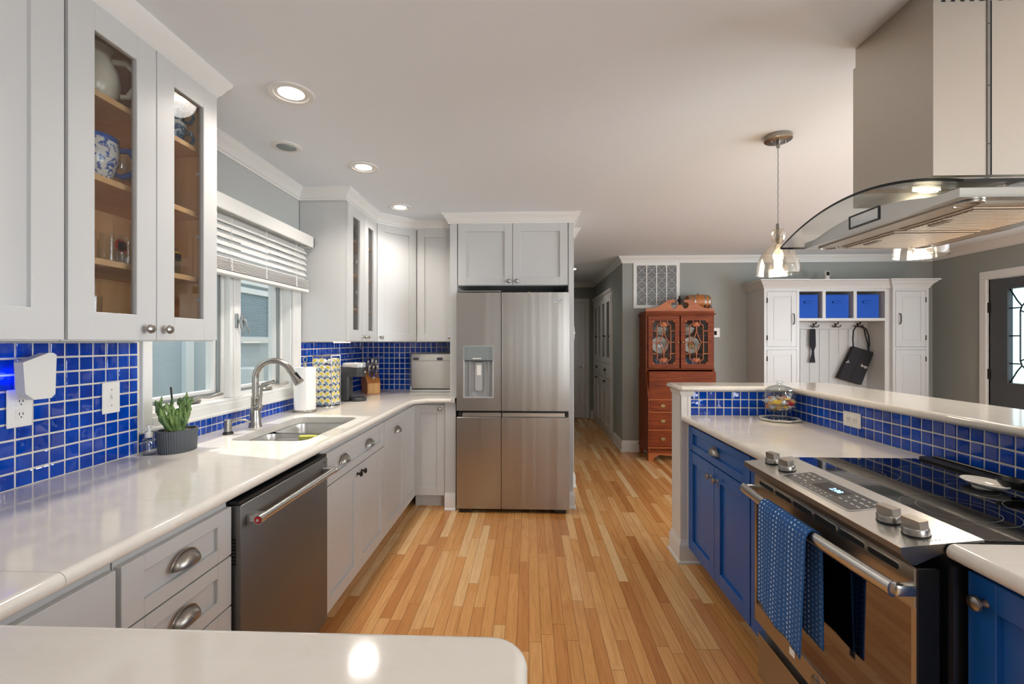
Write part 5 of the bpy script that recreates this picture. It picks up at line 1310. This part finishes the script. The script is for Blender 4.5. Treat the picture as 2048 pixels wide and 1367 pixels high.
for x0, hx, kx in ((0, .033, .325), (TWD - .395, .362, .07)):
    for z0, z1 in ((.125, 1.28), (1.32, 1.95)):
        for z in (z0 + .1, z1 - .1):
            b = B('bronze'); b.cyl((x0 + hx, -.016, z - .028), (x0 + hx, -.016, z + .028), .006, None, 8); obj('hinge', b, t_)
    b = B('bronze'); x = x0 + kx; b.tube([(x, -.014, 1.575), (x, -.034, 1.58), (x, -.040, 1.61), (x, -.040, 1.66), (x, -.034, 1.69), (x, -.014, 1.695)], .0055, 8); obj('handle', b, t_)
xa, xb = .395, TWD - .395
b = B('cabinet_white'); yf = .03
b.box(xa, xb, yf, D_ - .001, 1.615, 1.648, None, .002); b.box(xa, xb, yf, D_ - .001, 1.955, 2.0); b.box(xa, xa + .02, yf, D_ - .001, 1.648, 1.955); b.box(xb - .055, xb, yf, D_ - .001, 1.648, 1.955)
for x in (.699, 1.048): b.box(x - .018, x + .018, yf, D_ - .001, 1.648, 1.955)
b.box(xb - .055, xb, yf, yf + .02, .455, 1.615)
obj('cubby_shelf', b, t_)
b = B('cabinet_white'); b.box(xa, xb, D_ - .02, D_ - .001, .45, 1.955); b.box(xa, xb, D_ - .038, D_ - .02, 1.53, 1.615, None, .002)
x = xa + .004
while x < xb - .02: b.box(x, min(x + .112, xb), D_ - .026, D_ - .018, .45, 1.53, None, .004); x += .116
obj('beadboard', b, t_)
b = B('cabinet_white'); b.box(xa, xb, -.02, D_ - .001, .42, .455, None, .004); b.box(xa, xb, .02, D_ - .001, 0, .42); obj('bench', b, t_)
TC = [(0, 1.985), (.008, 1.985), (.012, 2.0), (.03, 2.03), (.055, 2.055), (.06, 2.065), (.075, 2.07), (.075, 2.085), (0, 2.085)]
b = B('cabinet_white'); b.sweep([(0, D_), (0, -.012), (xa, -.012), (xa, .02), (xb, .02), (xb, -.012), (TWD, -.012), (TWD, D_)], TC); b.box(0, TWD, .02, D_ - .001, 1.99, 2.085); b.box(0, xa, -.012, .02, 1.99, 2.085); b.box(xb, TWD, -.012, .02, 1.99, 2.085); obj('crown', b, t_)
hk = (.785, 1.045, 1.308)
for x in hk:
    b = B('bronze'); y = D_ - .038; b.box(x - .012, x + .012, y - .004, y, 1.555, 1.60, None, .002)
    b.tube([(x, y - .004, 1.585), (x, y - .04, 1.59), (x, y - .055, 1.61)], [.006, .006, .009], 8)
    for q in (-1, 1): b.tube([(x, y - .004, 1.565), (x + q * .02, y - .02, 1.553), (x + q * .04, y - .025, 1.556), (x + q * .05, y - .026, 1.578)], [.006, .005, .005, .007], 8)
    obj('coat_hook', b, t_)
# bins
for x0, x1, lb in ((.43, .64, 'left'), (.718, .988, 'middle'), (1.062, 1.325, 'right')):
    o = thing('storage_bin', 'blue fabric storage bin in the %s cubby of the hall tree' % lb, 'storage bin', TM @ T((x0 + x1) / 2, .05, 1.6485))
    w = (x1 - x0) / 2; b = B('bin_blue')
    b.plate([rect(-w, w, 0, .30), rect(-w + .008, w - .008, .008, .292)], .002, .265); b.box(-w + .002, w - .002, .002, .298, 0, .006); b.tube([(-w, 0, .265), (w, 0, .265), (w, .30, .265), (-w, .30, .265)], .006, 6, closed=True); obj('body', b, o)
    b = B('bin_blue'); b.tube([(-.05, -.002, .185), (-.045, -.018, .182), (0, -.022, .18), (.045, -.018, .182), (.05, -.002, .185)], .010, 6, flat=(1.2, .4)); obj('handle', b, o)
    b = B('gap_dark'); b.box(-.05, .05, -.001, .001, .19, .198); obj('grip_slot', b, o)
# things on the hooks
yh = D_ - .038 - .03
o = thing('long_brush', 'slim dark tool with a flared lower end hanging from the first coat hook', 'tool', TM @ T(.757, yh, 1.12))
b = B('black_cloth'); b.plate([[(-.034, .0), (.028, .0), (.016, .10), (.014, .15), (.03, .19), (.034, .21), (.030, .41), (-.026, .41), (-.032, .21), (-.026, .19), (-.008, .15), (-.012, .10)]], -.008, .004, None, XZ); obj('blade', b, o)
b = B('silver_plastic'); b.plate([[(-.030, .205), (.038, .215), (.036, .43), (.028, .432), (.028, .235), (-.028, .225)]], .002, .008, None, XZ); obj('trim', b, o)
o = thing('tote_bag', 'black fabric tote bag hanging askew from the third coat hook', 'bag', TM @ T(1.308, yh, 1.05))
b = B('black_cloth'); Qs = [(-.09, .268), (.135, .197), (-.012, -.195), (-.275, -.112)]
b.plate([Qs], -.05, .012, None, XZ); bg = obj('body', b, o)
b = B('black_cloth'); b.plate([[(.024, .232), (.135, .197), (-.012, -.195), (-.155, -.15)]], -.056, -.048, None, XZ); obj('flap', b, bg)
for pts in ([(-.09, -.03, .265), (-.095, -.03, .36), (-.088, -.03, .46), (-.055, -.03, .512), (.0, -.03, .518)], [(.0, -.03, .518), (.055, -.03, .49), (.09, -.03, .40), (.10, -.03, .30), (.085, -.03, .215)], [(-.0, -.025, .518), (.045, -.022, .48), (.06, -.02, .40), (.088, -.02, .30), (.10, -.02, .22)]):
    b = B('black_cloth'); b.tube(pts, .011, 6, flat=(.4, 1)); obj('strap', b, o)
text('lettering', 'Bogs', .042, bg, T(.02, -.0575, .03) @ RX(90) @ RZ(-17), 'paper'); text('lettering', 'Y', .06, bg, T(-.175, -.0515, .08) @ RX(90) @ RZ(-65), 'paper')
o = thing('security_camera', 'small white camera with a black face on top of the hall tree', 'camera', TM @ T(.80, .14, 2.0852))
b = B('plastic_white'); b.rev([(0, 0), (.034, 0), (.034, .006), (.012, .012), (.010, .03), (0, .03)], n=22); b.rev([(.03, .0), (.028, .045), (.018, .055), (0, .055)], n=22); obj('stand', b, o)
b = B('plastic_white'); b.M = T(0, 0, .085) @ RX(-8); b.box(-.027, .027, -.02, .03, -.032, .032, None, .01, 3); b.box(-.023, .023, -.022, -.018, -.027, .027, 'black_glass', .004); obj('head', b, o)
